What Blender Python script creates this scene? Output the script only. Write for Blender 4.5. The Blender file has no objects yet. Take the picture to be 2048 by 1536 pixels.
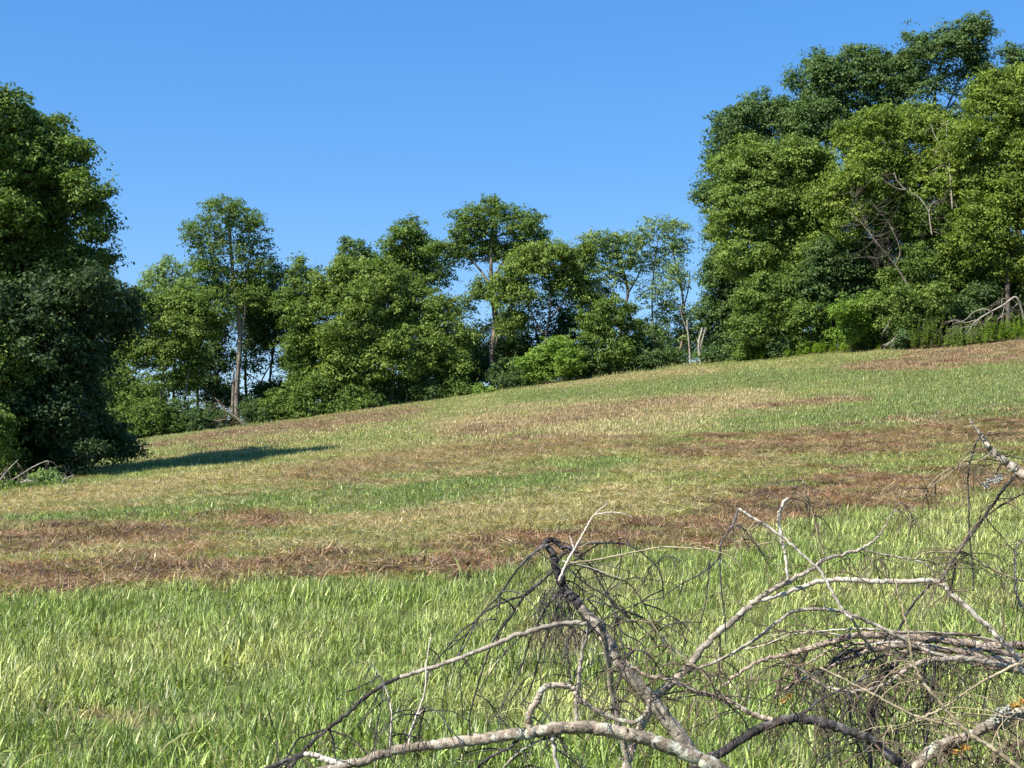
import bpy, math, random
import numpy as np
from mathutils import Vector
C = bpy.context.scene
R = math.radians
# ------------------------------------------------------------------ camera, sky, sun, exposure
F = 2974.0                      # focal length in photo pixels (photo is 2048 wide)
PITCH = math.atan(182 / F)
CAM_Z = 1.6
cam = bpy.data.cameras.new('camera')
cam.sensor_width = 36; cam.lens = 36 * F / 2048
cam.clip_start = 0.05; cam.clip_end = 9000
cam_o = bpy.data.objects.new('camera', cam); C.collection.objects.link(cam_o)
cam_o.location = (0, 0, CAM_Z); cam_o.rotation_euler = (R(90) + PITCH, 0, 0)
C.camera = cam_o
SUN_EL = 46.0
SUN_AZ = np.array([-0.78, -0.62])             # where the sun stands, seen from the field (left, behind the camera)
SUN_AZ /= np.linalg.norm(SUN_AZ)
sdir = Vector((SUN_AZ[0] * math.cos(R(SUN_EL)), SUN_AZ[1] * math.cos(R(SUN_EL)), math.sin(R(SUN_EL))))
W = bpy.data.worlds.new('World'); C.world = W; W.use_nodes = True
nt = W.node_tree; nt.nodes.clear()
sky = nt.nodes.new('ShaderNodeTexSky'); sky.sky_type = 'NISHITA'; sky.sun_disc = False
sky.sun_elevation = R(SUN_EL); sky.sun_rotation = math.atan2(SUN_AZ[0], SUN_AZ[1])
sky.altitude = 200; sky.air_density = 1.0; sky.dust_density = 0.0; sky.ozone_density = 10.0
hs = nt.nodes.new('ShaderNodeHueSaturation'); hs.inputs['Saturation'].default_value = 1.6; hs.inputs['Hue'].default_value = 0.512
gm = nt.nodes.new('ShaderNodeGamma'); gm.inputs[1].default_value = 0.5
bg = nt.nodes.new('ShaderNodeBackground'); bg.inputs[1].default_value = 0.188
wo = nt.nodes.new('ShaderNodeOutputWorld')
nt.links.new(sky.outputs[0], gm.inputs[0]); nt.links.new(gm.outputs[0], hs.inputs['Color']); nt.links.new(hs.outputs[0], bg.inputs[0]); nt.links.new(bg.outputs[0], wo.inputs[0])
sun = bpy.data.lights.new('sun', 'SUN'); sun.energy = 4.8; sun.angle = R(0.53); sun.color = (1.0, 0.94, 0.83)
sun_o = bpy.data.objects.new('sun', sun); C.collection.objects.link(sun_o)
sun_o.rotation_euler = sdir.to_track_quat('Z', 'Y').to_euler()
C.view_settings.view_transform = 'Standard'; C.view_settings.look = 'None'
C.view_settings.gamma = 1; C.view_settings.exposure = 1.15
C.render.engine = 'CYCLES'
C.cycles.max_bounces = 6; C.cycles.diffuse_bounces = 3; C.cycles.glossy_bounces = 2
C.cycles.transmission_bounces = 3; C.cycles.transparent_max_bounces = 6

# ------------------------------------------------------------------ helpers
ct, st_ = math.cos(PITCH), math.sin(PITCH)
def ray(px, py):
    u = (px - 1024) / F; v = (768 - py) / F
    return np.array([u, ct - v * st_, st_ + v * ct])
def P(px, py, Y):
    d = ray(px, py); d = d * (Y / d[1])
    return np.array([d[0], d[1], CAM_Z + d[2]])
_g = np.random.default_rng(7).random((256, 256))
def vnoise(x, y):
    x = np.asarray(x, float); y = np.asarray(y, float)
    xi = np.floor(x).astype(int); yi = np.floor(y).astype(int)
    fx = x - xi; fy = y - yi
    fx = fx * fx * (3 - 2 * fx); fy = fy * fy * (3 - 2 * fy)
    a = _g[xi % 256, yi % 256]; b = _g[(xi + 1) % 256, yi % 256]
    c = _g[xi % 256, (yi + 1) % 256]; d = _g[(xi + 1) % 256, (yi + 1) % 256]
    return (a * (1 - fx) + b * fx) * (1 - fy) + (c * (1 - fx) + d * fx) * fy
def fbm(x, y, o=3):
    s = 0; a = 0.5; t = 0
    for i in range(o):
        s = s + a * vnoise(x * 2 ** i + 17.3 * i, y * 2 ** i + 9.1 * i); t += a; a *= 0.5
    return s / t
def splus(v, k): return np.logaddexp(0, np.asarray(v, float) / k) * k
EX = [-60, -26.7, -14.5, 0, 12.4, 19.4, 29.3, 60]
ED = [100, 100, 102, 102, 98, 92, 85, 72]
def edge(x): return np.interp(x, EX, ED)
def terrain(x, y):
    x = np.asarray(x, float); y = np.asarray(y, float)
    xc = np.clip(x, -42, 45)
    g = 0.0835 + 0.00165 * xc
    r = splus(y - 12, 2.0)
    Rm = edge(x) - 12 + 4
    r = Rm - splus(Rm - r, 2.0)
    z = r * g
    z = z - 0.65 * np.exp(-((x + 20) / 9) ** 2 - ((y - 46) / 18) ** 2)
    z = z - splus(y - edge(x) - 10, 4) * 0.05
    far = np.clip((y - 160) / 200, 0, 1)
    z = z * (1 - far) + (-5) * far
    und = (fbm(x * 0.12 + 5, y * 0.12) - 0.5) * 0.35 + (fbm(x * 0.7, y * 0.7 + 3) - 0.5) * 0.08
    return z + und * np.clip((y - 14) / 25, 0, 1)
def ground(px, py):
    ys = np.concatenate([np.arange(4, 30, 0.05), np.arange(30, 125, 0.15)])
    d = ray(px, py); xs = d[0] / d[1] * ys; zs = CAM_Z + d[2] / d[1] * ys
    hit = np.nonzero(zs < terrain(xs, ys))[0]
    i = hit[0] if len(hit) else len(ys) - 1
    return xs[i], ys[i]

def link(o, parent=None):
    C.collection.objects.link(o)
    if parent is not None: o.parent = parent
    return o
def tag(o, label=None, cat=None, group=None, kind=None):
    for k, v in (('label', label), ('category', cat), ('group', group), ('kind', kind)):
        if v: o[k] = v
    return o
def empty(name, loc):
    o = bpy.data.objects.new(name, None); o.empty_display_size = 0.3
    o.location = tuple(float(v) for v in loc)
    return link(o)
def mesh_np(name, V, Fq, n, mat, parent=None, attrs=None, smooth=False, origin=None):
    """V (k,3); Fq flat vertex indices, n = verts per face"""
    V = np.asarray(V, np.float32)
    if origin is not None: V = V - np.asarray(origin, np.float32)
    me = bpy.data.meshes.new(name)
    me.vertices.add(len(V)); me.vertices.foreach_set('co', V.ravel())
    Fq = np.asarray(Fq, np.int32).ravel(); nf = len(Fq) // n
    me.loops.add(len(Fq)); me.loops.foreach_set('vertex_index', Fq)
    me.polygons.add(nf); me.polygons.foreach_set('loop_start', np.arange(nf, dtype=np.int32) * n)
    me.polygons.foreach_set('loop_total', np.full(nf, n, np.int32))
    if smooth: me.polygons.foreach_set('use_smooth', np.ones(nf, bool))
    for k, a in (attrs or {}).items():
        at = me.attributes.new(k, 'FLOAT', 'POINT'); at.data.foreach_set('value', np.asarray(a, np.float32))
    me.update(calc_edges=True)
    if isinstance(mat, (list, tuple)):
        for m in mat: me.materials.append(m)
    elif mat: me.materials.append(mat)
    o = bpy.data.objects.new(name, me)
    return link(o, parent) if parent != 'none' else o

def crom(pts, n=6):
    pts = np.asarray(pts, float)
    if len(pts) < 3: 
        t = np.linspace(0, 1, n + 1)[:, None]
        return pts[0] * (1 - t) + pts[-1] * t
    p = np.vstack([2 * pts[0] - pts[1], pts, 2 * pts[-1] - pts[-2]])
    out = []
    for i in range(1, len(p) - 2):
        t = np.linspace(0, 1, n, endpoint=False)[:, None]
        out.append(0.5 * ((2 * p[i]) + (-p[i - 1] + p[i + 1]) * t + (2 * p[i - 1] - 5 * p[i] + 4 * p[i + 1] - p[i + 2]) * t ** 2
                          + (-p[i - 1] + 3 * p[i] - 3 * p[i + 1] + p[i + 2]) * t ** 3))
    out.append(pts[-1:])
    return np.vstack(out)
class Tubes:
    def __init__(s): s.V = []; s.F = []; s.A = []; s.n = 0
    def add(s, pts, rad, sides=6, seed=0, rough=0.0, along0=0.0):
        pts = np.asarray(pts, float); k = len(pts)
        rad = np.interp(np.linspace(0, 1, k), np.linspace(0, 1, len(rad)), rad)
        rg = np.random.default_rng(seed + 11)
        T = np.gradient(pts, axis=0); T /= np.linalg.norm(T, axis=1, keepdims=True) + 1e-9
        ref = np.array([0.0, 1.0, 0.15]) if abs(T[:, 1]).mean() < 0.8 else np.array([1.0, 0, 0.1])
        A = np.cross(T, ref); A /= np.linalg.norm(A, axis=1, keepdims=True) + 1e-9
        B = np.cross(T, A)
        th = np.arange(sides) / sides * 2 * math.pi
        kk = max(2, k // 3 + 1); ix = np.linspace(0, kk - 1, k); i0 = np.clip(ix.astype(int), 0, kk - 2); fx = (ix - i0)[:, None]
        nz = rg.normal(0, 1, (kk, sides)).clip(-2, 2); nz = nz[i0] * (1 - fx) + nz[i0 + 1] * fx
        rr = rad[:, None] * (1 + rough * 1.8 * nz)
        ring = pts[:, None] + rr[..., None] * (np.cos(th)[None, :, None] * A[:, None] + np.sin(th)[None, :, None] * B[:, None])
        V = np.vstack([ring.reshape(-1, 3), pts[:1], pts[-1:]])
        i = np.arange(k - 1)[:, None]; j = np.arange(sides)[None]
        a = i * sides + j; b = i * sides + (j + 1) % sides
        q = np.stack([a, b, b + sides, a + sides], -1).reshape(-1, 4)
        j = np.arange(sides); e0 = k * sides
        c0 = np.stack([np.full(sides, e0), (j + 1) % sides, j, np.full(sides, e0)], -1)
        c1 = np.stack([np.full(sides, e0 + 1), (k - 1) * sides + j, (k - 1) * sides + (j + 1) % sides, np.full(sides, e0 + 1)], -1)
        s.V.append(V); s.F.append((q + s.n)); s.caps = getattr(s, 'caps', [])
        s.caps.append(np.vstack([c0, c1])[:, :3] + s.n)
        seg = np.concatenate([[0], np.cumsum(np.linalg.norm(np.diff(pts, axis=0), axis=1))]) + along0
        s.A.append(np.concatenate([np.repeat(seg, sides), [seg[0], seg[-1]]]))
        s.n += len(V)
        return s
    def build(s, name, mat, parent=None, origin=None):
        V = np.vstack(s.V); Q = np.vstack(s.F); Tn = np.vstack(s.caps)
        tri = np.vstack([Q[:, [0, 1, 2]], Q[:, [0, 2, 3]], Tn])
        return mesh_np(name, V, tri, 3, mat, parent, {'along': np.concatenate(s.A)}, True, origin)

# ------------------------------------------------------------------ materials
def mat_new(name):
    m = bpy.data.materials.new(name); m.use_nodes = True
    t = m.node_tree; t.nodes.clear()
    return m, t, t.nodes.new('ShaderNodeOutputMaterial')
def ramp(t, fac, stops):
    r = t.nodes.new('ShaderNodeValToRGB'); e = r.color_ramp.elements
    while len(e) < len(stops): e.new(0.5)
    for i, (p, c) in enumerate(stops):
        e[i].position = p; e[i].color = (*c, 1)
    t.links.new(fac, r.inputs[0]); return r.outputs[0]
def mixc(t, fac, a, b, mode='MIX'):
    m = t.nodes.new('ShaderNodeMix'); m.data_type = 'RGBA'; m.blend_type = mode
    for s, v in ((m.inputs[0], fac), (m.inputs[6], a), (m.inputs[7], b)):
        if hasattr(v, 'is_output'): t.links.new(v, s)
        elif isinstance(v, (int, float)): s.default_value = v
        else: s.default_value = (*v, 1)
    return m.outputs[2]
def noise(t, scale, detail=4, vec=None, rough=0.55):
    n = t.nodes.new('ShaderNodeTexNoise'); n.inputs['Scale'].default_value = scale
    n.inputs['Detail'].default_value = detail; n.inputs['Roughness'].default_value = rough
    if vec is not None: t.links.new(vec, n.inputs['Vector'])
    return n.outputs[0]
def attr(t, name, typ='GEOMETRY'):
    a = t.nodes.new('ShaderNodeAttribute'); a.attribute_name = name; a.attribute_type = typ; return a
def leafy(t, out, col, trans=0.35, gloss=0.06, rough=0.5, tcol=(1.15, 1.25, 0.45)):
    d = t.nodes.new('ShaderNodeBsdfPrincipled'); t.links.new(col, d.inputs['Base Color'])
    d.inputs['Roughness'].default_value = rough; d.inputs['Specular IOR Level'].default_value = gloss
    tr = t.nodes.new('ShaderNodeBsdfTranslucent'); t.links.new(mixc(t, 1.0, col, tcol, 'MULTIPLY'), tr.inputs[0])
    mx = t.nodes.new('ShaderNodeMixShader'); mx.inputs[0].default_value = trans
    t.links.new(d.outputs[0], mx.inputs[1]); t.links.new(tr.outputs[0], mx.inputs[2]); t.links.new(mx.outputs[0], out.inputs[0])
def leaf_mat(name, dark, mid, light, trans=0.34, gloss=0.16):
    m, t, out = mat_new(name)
    col = ramp(t, attr(t, 'tint').outputs['Fac'], [(0.0, dark), (0.5, mid), (1.0, light)])
    leafy(t, out, col, trans, gloss, 0.55)
    return m
LEAF = {
    'mid':    leaf_mat('leaf_mid_green', (0.056, 0.098, 0.025), (0.125, 0.196, 0.039), (0.241, 0.326, 0.075)),
    'yellow': leaf_mat('leaf_yellow_green', (0.066, 0.110, 0.025), (0.157, 0.227, 0.048), (0.314, 0.399, 0.091)),
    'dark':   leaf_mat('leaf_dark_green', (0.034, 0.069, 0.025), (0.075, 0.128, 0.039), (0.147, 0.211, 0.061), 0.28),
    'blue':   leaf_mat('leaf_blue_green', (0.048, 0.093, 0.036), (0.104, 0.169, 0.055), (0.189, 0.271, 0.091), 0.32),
    'deep_shade':   leaf_mat('leaf_deep_shade_green', (0.018, 0.038, 0.016), (0.039, 0.071, 0.023), (0.091, 0.137, 0.042), 0.2),  # shade on the low left tree, put into a darker leaf colour
    'gold':   leaf_mat('leaf_golden_green', (0.075, 0.119, 0.023), (0.182, 0.251, 0.047), (0.342, 0.419, 0.086), 0.4),
    'pale':   leaf_mat('leaf_pale_green', (0.113, 0.175, 0.066), (0.206, 0.290, 0.107), (0.333, 0.431, 0.182), 0.38),
    'lime':   leaf_mat('leaf_fresh_green', (0.085, 0.160, 0.027), (0.184, 0.290, 0.048), (0.307, 0.423, 0.091), 0.38),
}
def bark_mat(name, a, b, c, lichen=0.0, sc=14, bump=0.5, stretch=6, lcol=(0.40, 0.41, 0.33)):
    m, t, out = mat_new(name)
    tc = t.nodes.new('ShaderNodeTexCoord'); al = attr(t, 'along').outputs['Fac']
    # bark runs along the limb: compress the position, keep length coordinate slow
    cmb = t.nodes.new('ShaderNodeVectorMath'); cmb.operation = 'SCALE'; cmb.inputs[3].default_value = 1.0
    t.links.new(tc.outputs['Object'], cmb.inputs[0])
    n1 = noise(t, sc, 5, cmb.outputs[0], 0.65); n2 = noise(t, sc * 0.2, 3, cmb.outputs[0])
    n3 = noise(t, sc * 4, 3, cmb.outputs[0], 0.7)
    col = ramp(t, n1, [(0.28, a), (0.5, b), (0.72, c)])
    big = ramp(t, n2, [(0.3, (0.55, 0.55, 0.55)), (0.7, (1.15, 1.15, 1.15))])
    col = mixc(t, 1.0, col, big, 'MULTIPLY')
    if lichen > 0:
        ln = noise(t, sc * 0.55, 6, cmb.outputs[0], 0.75)
        lf = ramp(t, ln, [(0.62 - lichen * 0.2, (0, 0, 0)), (0.66 - lichen * 0.2, (1, 1, 1))])
        col = mixc(t, lf, col, lcol)
    p = t.nodes.new('ShaderNodeBsdfPrincipled'); t.links.new(col, p.inputs['Base Color'])
    p.inputs['Roughness'].default_value = 0.85; p.inputs['Specular IOR Level'].default_value = 0.2
    bp = t.nodes.new('ShaderNodeBump'); bp.inputs['Strength'].default_value = bump; bp.inputs['Distance'].default_value = 0.01
    t.links.new(mixc(t, 0.5, n1, n3), bp.inputs['Height']); t.links.new(bp.outputs[0], p.inputs['Normal'])
    t.links.new(p.outputs[0], out.inputs[0])
    return m
BARK = {
    'tree':  bark_mat('bark_grey_brown', (0.05, 0.04, 0.032), (0.10, 0.085, 0.068), (0.17, 0.15, 0.12), 0.15, 3, 0.6),
    'light': bark_mat('bark_pale', (0.10, 0.085, 0.066), (0.19, 0.16, 0.125), (0.30, 0.26, 0.20), 0.1, 3, 0.5),
    'dead':  bark_mat('wood_bleached', (0.16, 0.14, 0.11), (0.31, 0.28, 0.23), (0.46, 0.42, 0.36), 0, 5, 0.4),
    'b_pale': bark_mat('branch_pale_bark', (0.085, 0.070, 0.055), (0.35, 0.30, 0.24), (0.62, 0.56, 0.47), 0.15, 26, 0.8),
    'b_dark': bark_mat('branch_charcoal_bark', (0.014, 0.012, 0.012), (0.055, 0.048, 0.048), (0.20, 0.185, 0.18), 0.0, 24, 0.8),
    'b_cedar': bark_mat('branch_red_brown_bark', (0.050, 0.034, 0.026), (0.34, 0.262, 0.20), (0.62, 0.54, 0.45), 0.12, 30, 1.0),
    'b_lichen': bark_mat('branch_lichen_bark', (0.045, 0.034, 0.026), (0.27, 0.22, 0.165), (0.56, 0.49, 0.40), 0.42, 24, 1.0),
    'b_twig': bark_mat('twig_grey_brown', (0.045, 0.035, 0.025), (0.14, 0.105, 0.075), (0.30, 0.24, 0.18), 0.0, 20, 0.4),
    'b_straw': bark_mat('twig_straw', (0.20, 0.15, 0.09), (0.38, 0.31, 0.20), (0.55, 0.48, 0.34), 0.0, 20, 0.3),
    'b_white': bark_mat('branch_bleached', (0.26, 0.22, 0.18), (0.60, 0.53, 0.44), (0.78, 0.72, 0.62), 0.0, 24, 0.5),
}

# ------------------------------------------------------------------ mown rows of dead grass (surveyed as x -> near/far edge on the ground)
BANDS = []
def band(pts, kind, s=1.0):
    xs, lo, hi = [], [], []
    for px, py, h in pts:
        c = ground(px, py); a = ground(px, py + h); b = ground(px, py - h)
        xs.append(c[0]); lo.append(a[1]); hi.append(b[1])
    BANDS.append((np.array(xs), np.array(lo), np.array(hi), kind, s, pts[0][0] <= 0, pts[-1][0] >= 2048))
# kinds: 'red' dark red-brown thatch, 'tan' dry straw, 'green' lusher grass
band([(0, 1158, 26), (200, 1145, 26), (450, 1132, 24), (700, 1135, 22), (900, 1122, 24), (1100, 1090, 26), (1300, 1070, 28), (1450, 1050, 30), (1530, 1022, 28), (1620, 1003, 26), (1720, 982, 26), (1800, 972, 22), (1950, 970, 18), (2048, 962, 18)], 'red', 1.0)
band([(0, 1085, 24), (150, 1078, 26), (300, 1066, 24), (450, 1052, 20), (600, 1046, 14)], 'red', 0.95)
band([(0, 1120, 16), (400, 1100, 20), (800, 1080, 26), (1050, 1040, 28), (1300, 1010, 26), (1500, 990, 22)], 'tan', 0.75)
band([(600, 1052, 14), (750, 1050, 16), (900, 1028, 13), (1080, 1015, 8)], 'tan', 0.9)
band([(0, 1018, 22), (200, 992, 22), (400, 966, 22), (600, 944, 22), (800, 924, 24), (1000, 900, 24), (1150, 886, 22), (1300, 872, 18)], 'tan', 0.85)
band([(560, 948, 16), (700, 938, 16), (850, 918, 15), (1000, 898, 16), (1200, 884, 14), (1300, 878, 10)], 'red', 0.5)
band([(1300, 908, 12), (1450, 898, 15), (1600, 888, 16), (1750, 880, 18), (1900, 867, 20), (2048, 855, 22)], 'red', 0.85)
band([(1230, 945, 12), (1400, 936, 14), (1620, 926, 10)], 'tan', 0.8)
band([(860, 850, 14), (1000, 845, 24), (1150, 838, 28), (1300, 828, 26), (1420, 808, 16), (1560, 786, 8)], 'tan', 0.85)
band([(880, 866, 8), (1050, 850, 10), (1250, 812, 8), (1420, 800, 6)], 'red', 0.6)
band([(1460, 818, 5), (1600, 810, 5), (1720, 794, 5)], 'red', 0.75)
band([(320, 886, 6), (450, 869, 8), (600, 853, 9), (740, 839, 9), (860, 826, 5)], 'red', 0.9)
band([(1700, 740, 6), (1820, 726, 11), (1930, 710, 14), (2048, 695, 18)], 'red', 0.85)
band([(1080, 772, 5), (1250, 755, 5), (1450, 738, 5)], 'tan', 0.7)
band([(1020, 1210, 60), (1160, 1180, 60), (1300, 1140, 30)], 'tan', 0.25)
band([(60, 1432, 8), (150, 1436, 9), (250, 1446, 7), (330, 1450, 4)], 'tan', 0.9)
band([(340, 1450, 5), (420, 1458, 7), (520, 1462, 4)], 'tan', 0.7)
band([(0, 1040, 18), (300, 1018, 20), (600, 985, 24), (900, 972, 30), (1100, 960, 20), (1250, 930, 8)], 'green', 1.0)
band([(1000, 797, 8), (1200, 785, 14), (1400, 768, 16), (1600, 750, 18), (1700, 760, 18), (2048, 745, 24)], 'green', 0.9)
band([(1430, 860, 10), (1600, 848, 22), (1800, 825, 30), (2048, 800, 36)], 'green', 0.9)
TALL = [ground(px, py) for px, py in ((0, 1178), (200, 1172), (500, 1160), (900, 1145), (1100, 1120), (1300, 1100), (1450, 1080), (1550, 1048), (1700, 1008), (1850, 990), (2048, 985))]
TALL = np.array(TALL)
def cover(x, y):
    """dead red, dead straw, lush green amounts and whether uncut tall grass grows here"""
    n = fbm(x * 0.35 + 40, y * 0.9 + 7, 4) - 0.5
    n2 = fbm(x * 1.6 + 3, y * 2.2 + 70, 3) - 0.5
    out = {'red': np.zeros_like(x), 'tan': np.zeros_like(x), 'green': np.zeros_like(x)}
    for xs, lo, hi, kind, s, openl, openr in BANDS:
        l = np.interp(x, xs, lo); h = np.interp(x, xs, hi)
        c = (l + h) / 2; w = np.maximum((h - l) / 2 * 1.15, 0.12)
        n3 = fbm(x * 4.5 + 13, y * 6 + 7, 2) - 0.5
        d = np.abs(y - c) / w + n * 2.2 + n2 * 2.0 + n3 * 1.4
        f = np.clip((1.4 - d) / 0.45, 0, 1)
        span = 0.06 * (xs[-1] - xs[0]) + 0.3
        if not openl: f = f * np.clip((x - xs[0]) / span + 0.5 + n2 * 2, 0, 1)
        if not openr: f = f * np.clip((xs[-1] - x) / span + 0.5 + n2 * 2, 0, 1)
        out[kind] = np.maximum(out[kind], f * s)
    ty = np.interp(x, TALL[:, 0], TALL[:, 1])
    tall = np.clip((ty - y + n * 2.0) / 0.8, 0, 1)
    nn = fbm(x * 0.55 + 90, y * 1.6 + 31, 4)
    out['tan'] = np.maximum(out['tan'], np.clip((nn - 0.52) * 4.0, 0, 0.4) * (1 - tall) * (1 - 0.9 * out['green']))
    out['red'] = out['red'] * np.clip(1.15 - np.clip(n2 * 3.2, -0.2, 0.9), 0.15, 1)
    return out['red'], out['tan'], out['green'], tall

# ------------------------------------------------------------------ the ground
m_ground, t, out = mat_new('field_soil_and_thatch')
a_red = attr(t, 'red').outputs['Fac']; a_tan = attr(t, 'tan').outputs['Fac']
tc = t.nodes.new('ShaderNodeTexCoord')
n1 = noise(t, 9, 6, tc.outputs['Object'], 0.7); n2 = noise(t, 0.5, 4, tc.outputs['Object'])
gcol = ramp(t, n1, [(0.3, (0.040, 0.048, 0.018)), (0.5, (0.085, 0.105, 0.034)), (0.7, (0.15, 0.165, 0.06))])
gcol = mixc(t, n2, gcol, (0.12, 0.12, 0.045))
tcol = ramp(t, n1, [(0.3, (0.10, 0.068, 0.042)), (0.5, (0.21, 0.155, 0.095)), (0.72, (0.36, 0.29, 0.18))])
rcol = ramp(t, n1, [(0.3, (0.050, 0.026, 0.018)), (0.5, (0.15, 0.082, 0.052)), (0.72, (0.30, 0.19, 0.12))])
c1 = mixc(t, a_tan, gcol, tcol); c2 = mixc(t, a_red, c1, rcol)
p = t.nodes.new('ShaderNodeBsdfPrincipled'); t.links.new(c2, p.inputs['Base Color']); p.inputs['Roughness'].default_value = 0.95
p.inputs['Specular IOR Level'].default_value = 0.1
bp = t.nodes.new('ShaderNodeBump'); bp.inputs['Strength'].default_value = 0.8; bp.inputs['Distance'].default_value = 0.04
t.links.new(n1, bp.inputs['Height']); t.links.new(bp.outputs[0], p.inputs['Normal']); t.links.new(p.outputs[0], out.inputs[0])
gy = np.concatenate([-np.geomspace(3000, 3, 24), np.arange(0, 40, 0.25), np.arange(40, 125, 0.5), np.geomspace(125, 4000, 60)])
gxh = np.concatenate([np.arange(0, 20, 0.3), np.arange(20, 60, 0.8), np.geomspace(60, 4000, 40)])
gx = np.concatenate([-gxh[:0:-1], gxh])
X, Y = np.meshgrid(gx, gy); Xf, Yf = X.ravel(), Y.ravel()
Z = terrain(Xf, Yf)
i = np.arange(len(gy) - 1)[:, None]; j = np.arange(len(gx) - 1)[None]; a = i * len(gx) + j
q = np.stack([a, a + 1, a + 1 + len(gx), a + len(gx)], -1)
rd, tn, gr, tl = cover(Xf, Yf)
g_o = mesh_np('ground', np.stack([Xf, Yf, Z], 1), q, 4, m_ground, None, {'red': rd, 'tan': tn}, True)
tag(g_o, 'long sloping hay field rising to the right towards the tree line', kind='structure')

# ------------------------------------------------------------------ grass (stuff): tufts scattered over the field
m_grass, t, out = mat_new('grass_blades')
ti = attr(t, 'tuftcol', 'INSTANCER'); bv = attr(t, 'bv')
val = ramp(t, bv.outputs['Fac'], [(0.0, (0.07, 0.11, 0.07)), (0.45, (0.72, 0.75, 0.66)), (1.0, (2.1, 1.95, 1.9))])
col = mixc(t, 1.0, ti.outputs['Color'], val, 'MULTIPLY')
dry = attr(t, 'dry')
col = mixc(t, dry.outputs['Fac'], col, (0.40, 0.33, 0.17))
leafy(t, out, col, 0.32, 0.45, 0.42, (1.2, 1.15, 0.5))
tuft_col = bpy.data.collections.new('grass_tuft_kinds')
def tuft(name, seed, nb, rad, h0, h1, w, lean, seg, flat=0.0, dryp=0.12):
    rg = np.random.default_rng(seed); V = []; Fc = []; BV = []; DR = []; n = 0
    for b in range(nb):
        r = rad * math.sqrt(rg.random()); th = rg.random() * 6.283
        base = np.array([r * math.cos(th), r * math.sin(th), -0.01 + flat * rg.random() * 0.04])
        L = rg.uniform(h0, h1); az = rg.random() * 6.283
        if rg.random() < flat: pitch = rg.uniform(0.0, 0.35); bend = rg.normal(0, 0.5)
        else: pitch = math.pi / 2 - abs(rg.normal(0, lean)); bend = -abs(rg.normal(0, 0.75))
        ww = w * rg.uniform(0.6, 1.3); sd = np.array([-math.sin(az), math.cos(az), 0]) * ww
        tw = rg.normal(0, 0.6); sd = sd * math.cos(tw) + np.array([0, 0, ww * math.sin(tw) * 0.6])
        p = base.copy(); vs = []
        turn = rg.normal(0, 0.3)
        for k in range(seg):
            wk = 1 - 0.35 * k / seg
            vs += [p - sd * wk / 2, p + sd * wk / 2]
            ang = pitch + bend * (k + 0.5) / seg; aa = az + turn * k / seg
            p = p + np.array([math.cos(aa) * math.cos(ang), math.sin(aa) * math.cos(ang), math.sin(ang)]) * L / seg
            p[2] = max(p[2], 0.004)
        vs.append(p); V += vs
        for k in range(seg - 1): Fc += [(n + 2 * k, n + 2 * k + 1, n + 2 * k + 3), (n + 2 * k, n + 2 * k + 3, n + 2 * k + 2)]
        Fc.append((n + 2 * seg - 2, n + 2 * seg - 1, n + 2 * seg)); n += len(vs)
        v = rg.beta(1.5, 1.6); d = rg.random() < dryp
        BV += [v] * len(vs); DR += [0.85 * rg.uniform(0.5, 1) if d else 0.0] * len(vs)
    o = mesh_np(name, np.array(V), np.array(Fc), 3, m_grass, 'none', {'bv': BV, 'dry': DR})
    tuft_col.objects.link(o); return o
# index order = alphabetical name order
K = 0
for s in range(4): tuft(f'grass_tuft_a{s}', 100 + s, 34, 0.15, 0.05, 0.22, 0.0105, 0.95, 3, 0.12, 0.13)       # 0-3 tall near
for s in range(3): tuft(f'grass_tuft_b{s}', 200 + s, 48, 0.20, 0.03, 0.12, 0.012, 0.85, 2, 0.2, 0.3)    # 4-6 mown
for s in range(3): tuft(f'grass_tuft_c{s}', 300 + s, 70, 0.24, 0.06, 0.20, 0.009, 0.9, 2, 0.94, 0.10)     # 7-9 thatch lying
for s in range(3): tuft(f'grass_tuft_d{s}', 400 + s, 70, 0.40, 0.04, 0.14, 0.022, 0.8, 1, 0.15, 0.25)      # 10-12 far patch
for s in range(2): tuft(f'grass_tuft_e{s}', 500 + s, 4, 0.12, 0.22, 0.46, 0.013, 0.55, 4, 0, 0.12)      # 13-14 long single stalks
rg = np.random.default_rng(5)
def scatter(y0, y1, dens, pad=2.5):
    ys = np.arange(y0, y1, 0.5); px, py = [], []
    for y in ys:
        hw = 0.36 * (y + 0.5) + pad; n = rg.poisson(dens * 2 * hw * 0.5)
        px.append(rg.uniform(-hw, hw, n)); py.append(rg.uniform(y, y + 0.5, n))
    return np.concatenate(px), np.concatenate(py)
PX, PY, KI, SC, COL, ROT = [], [], [], [], [], []
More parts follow.
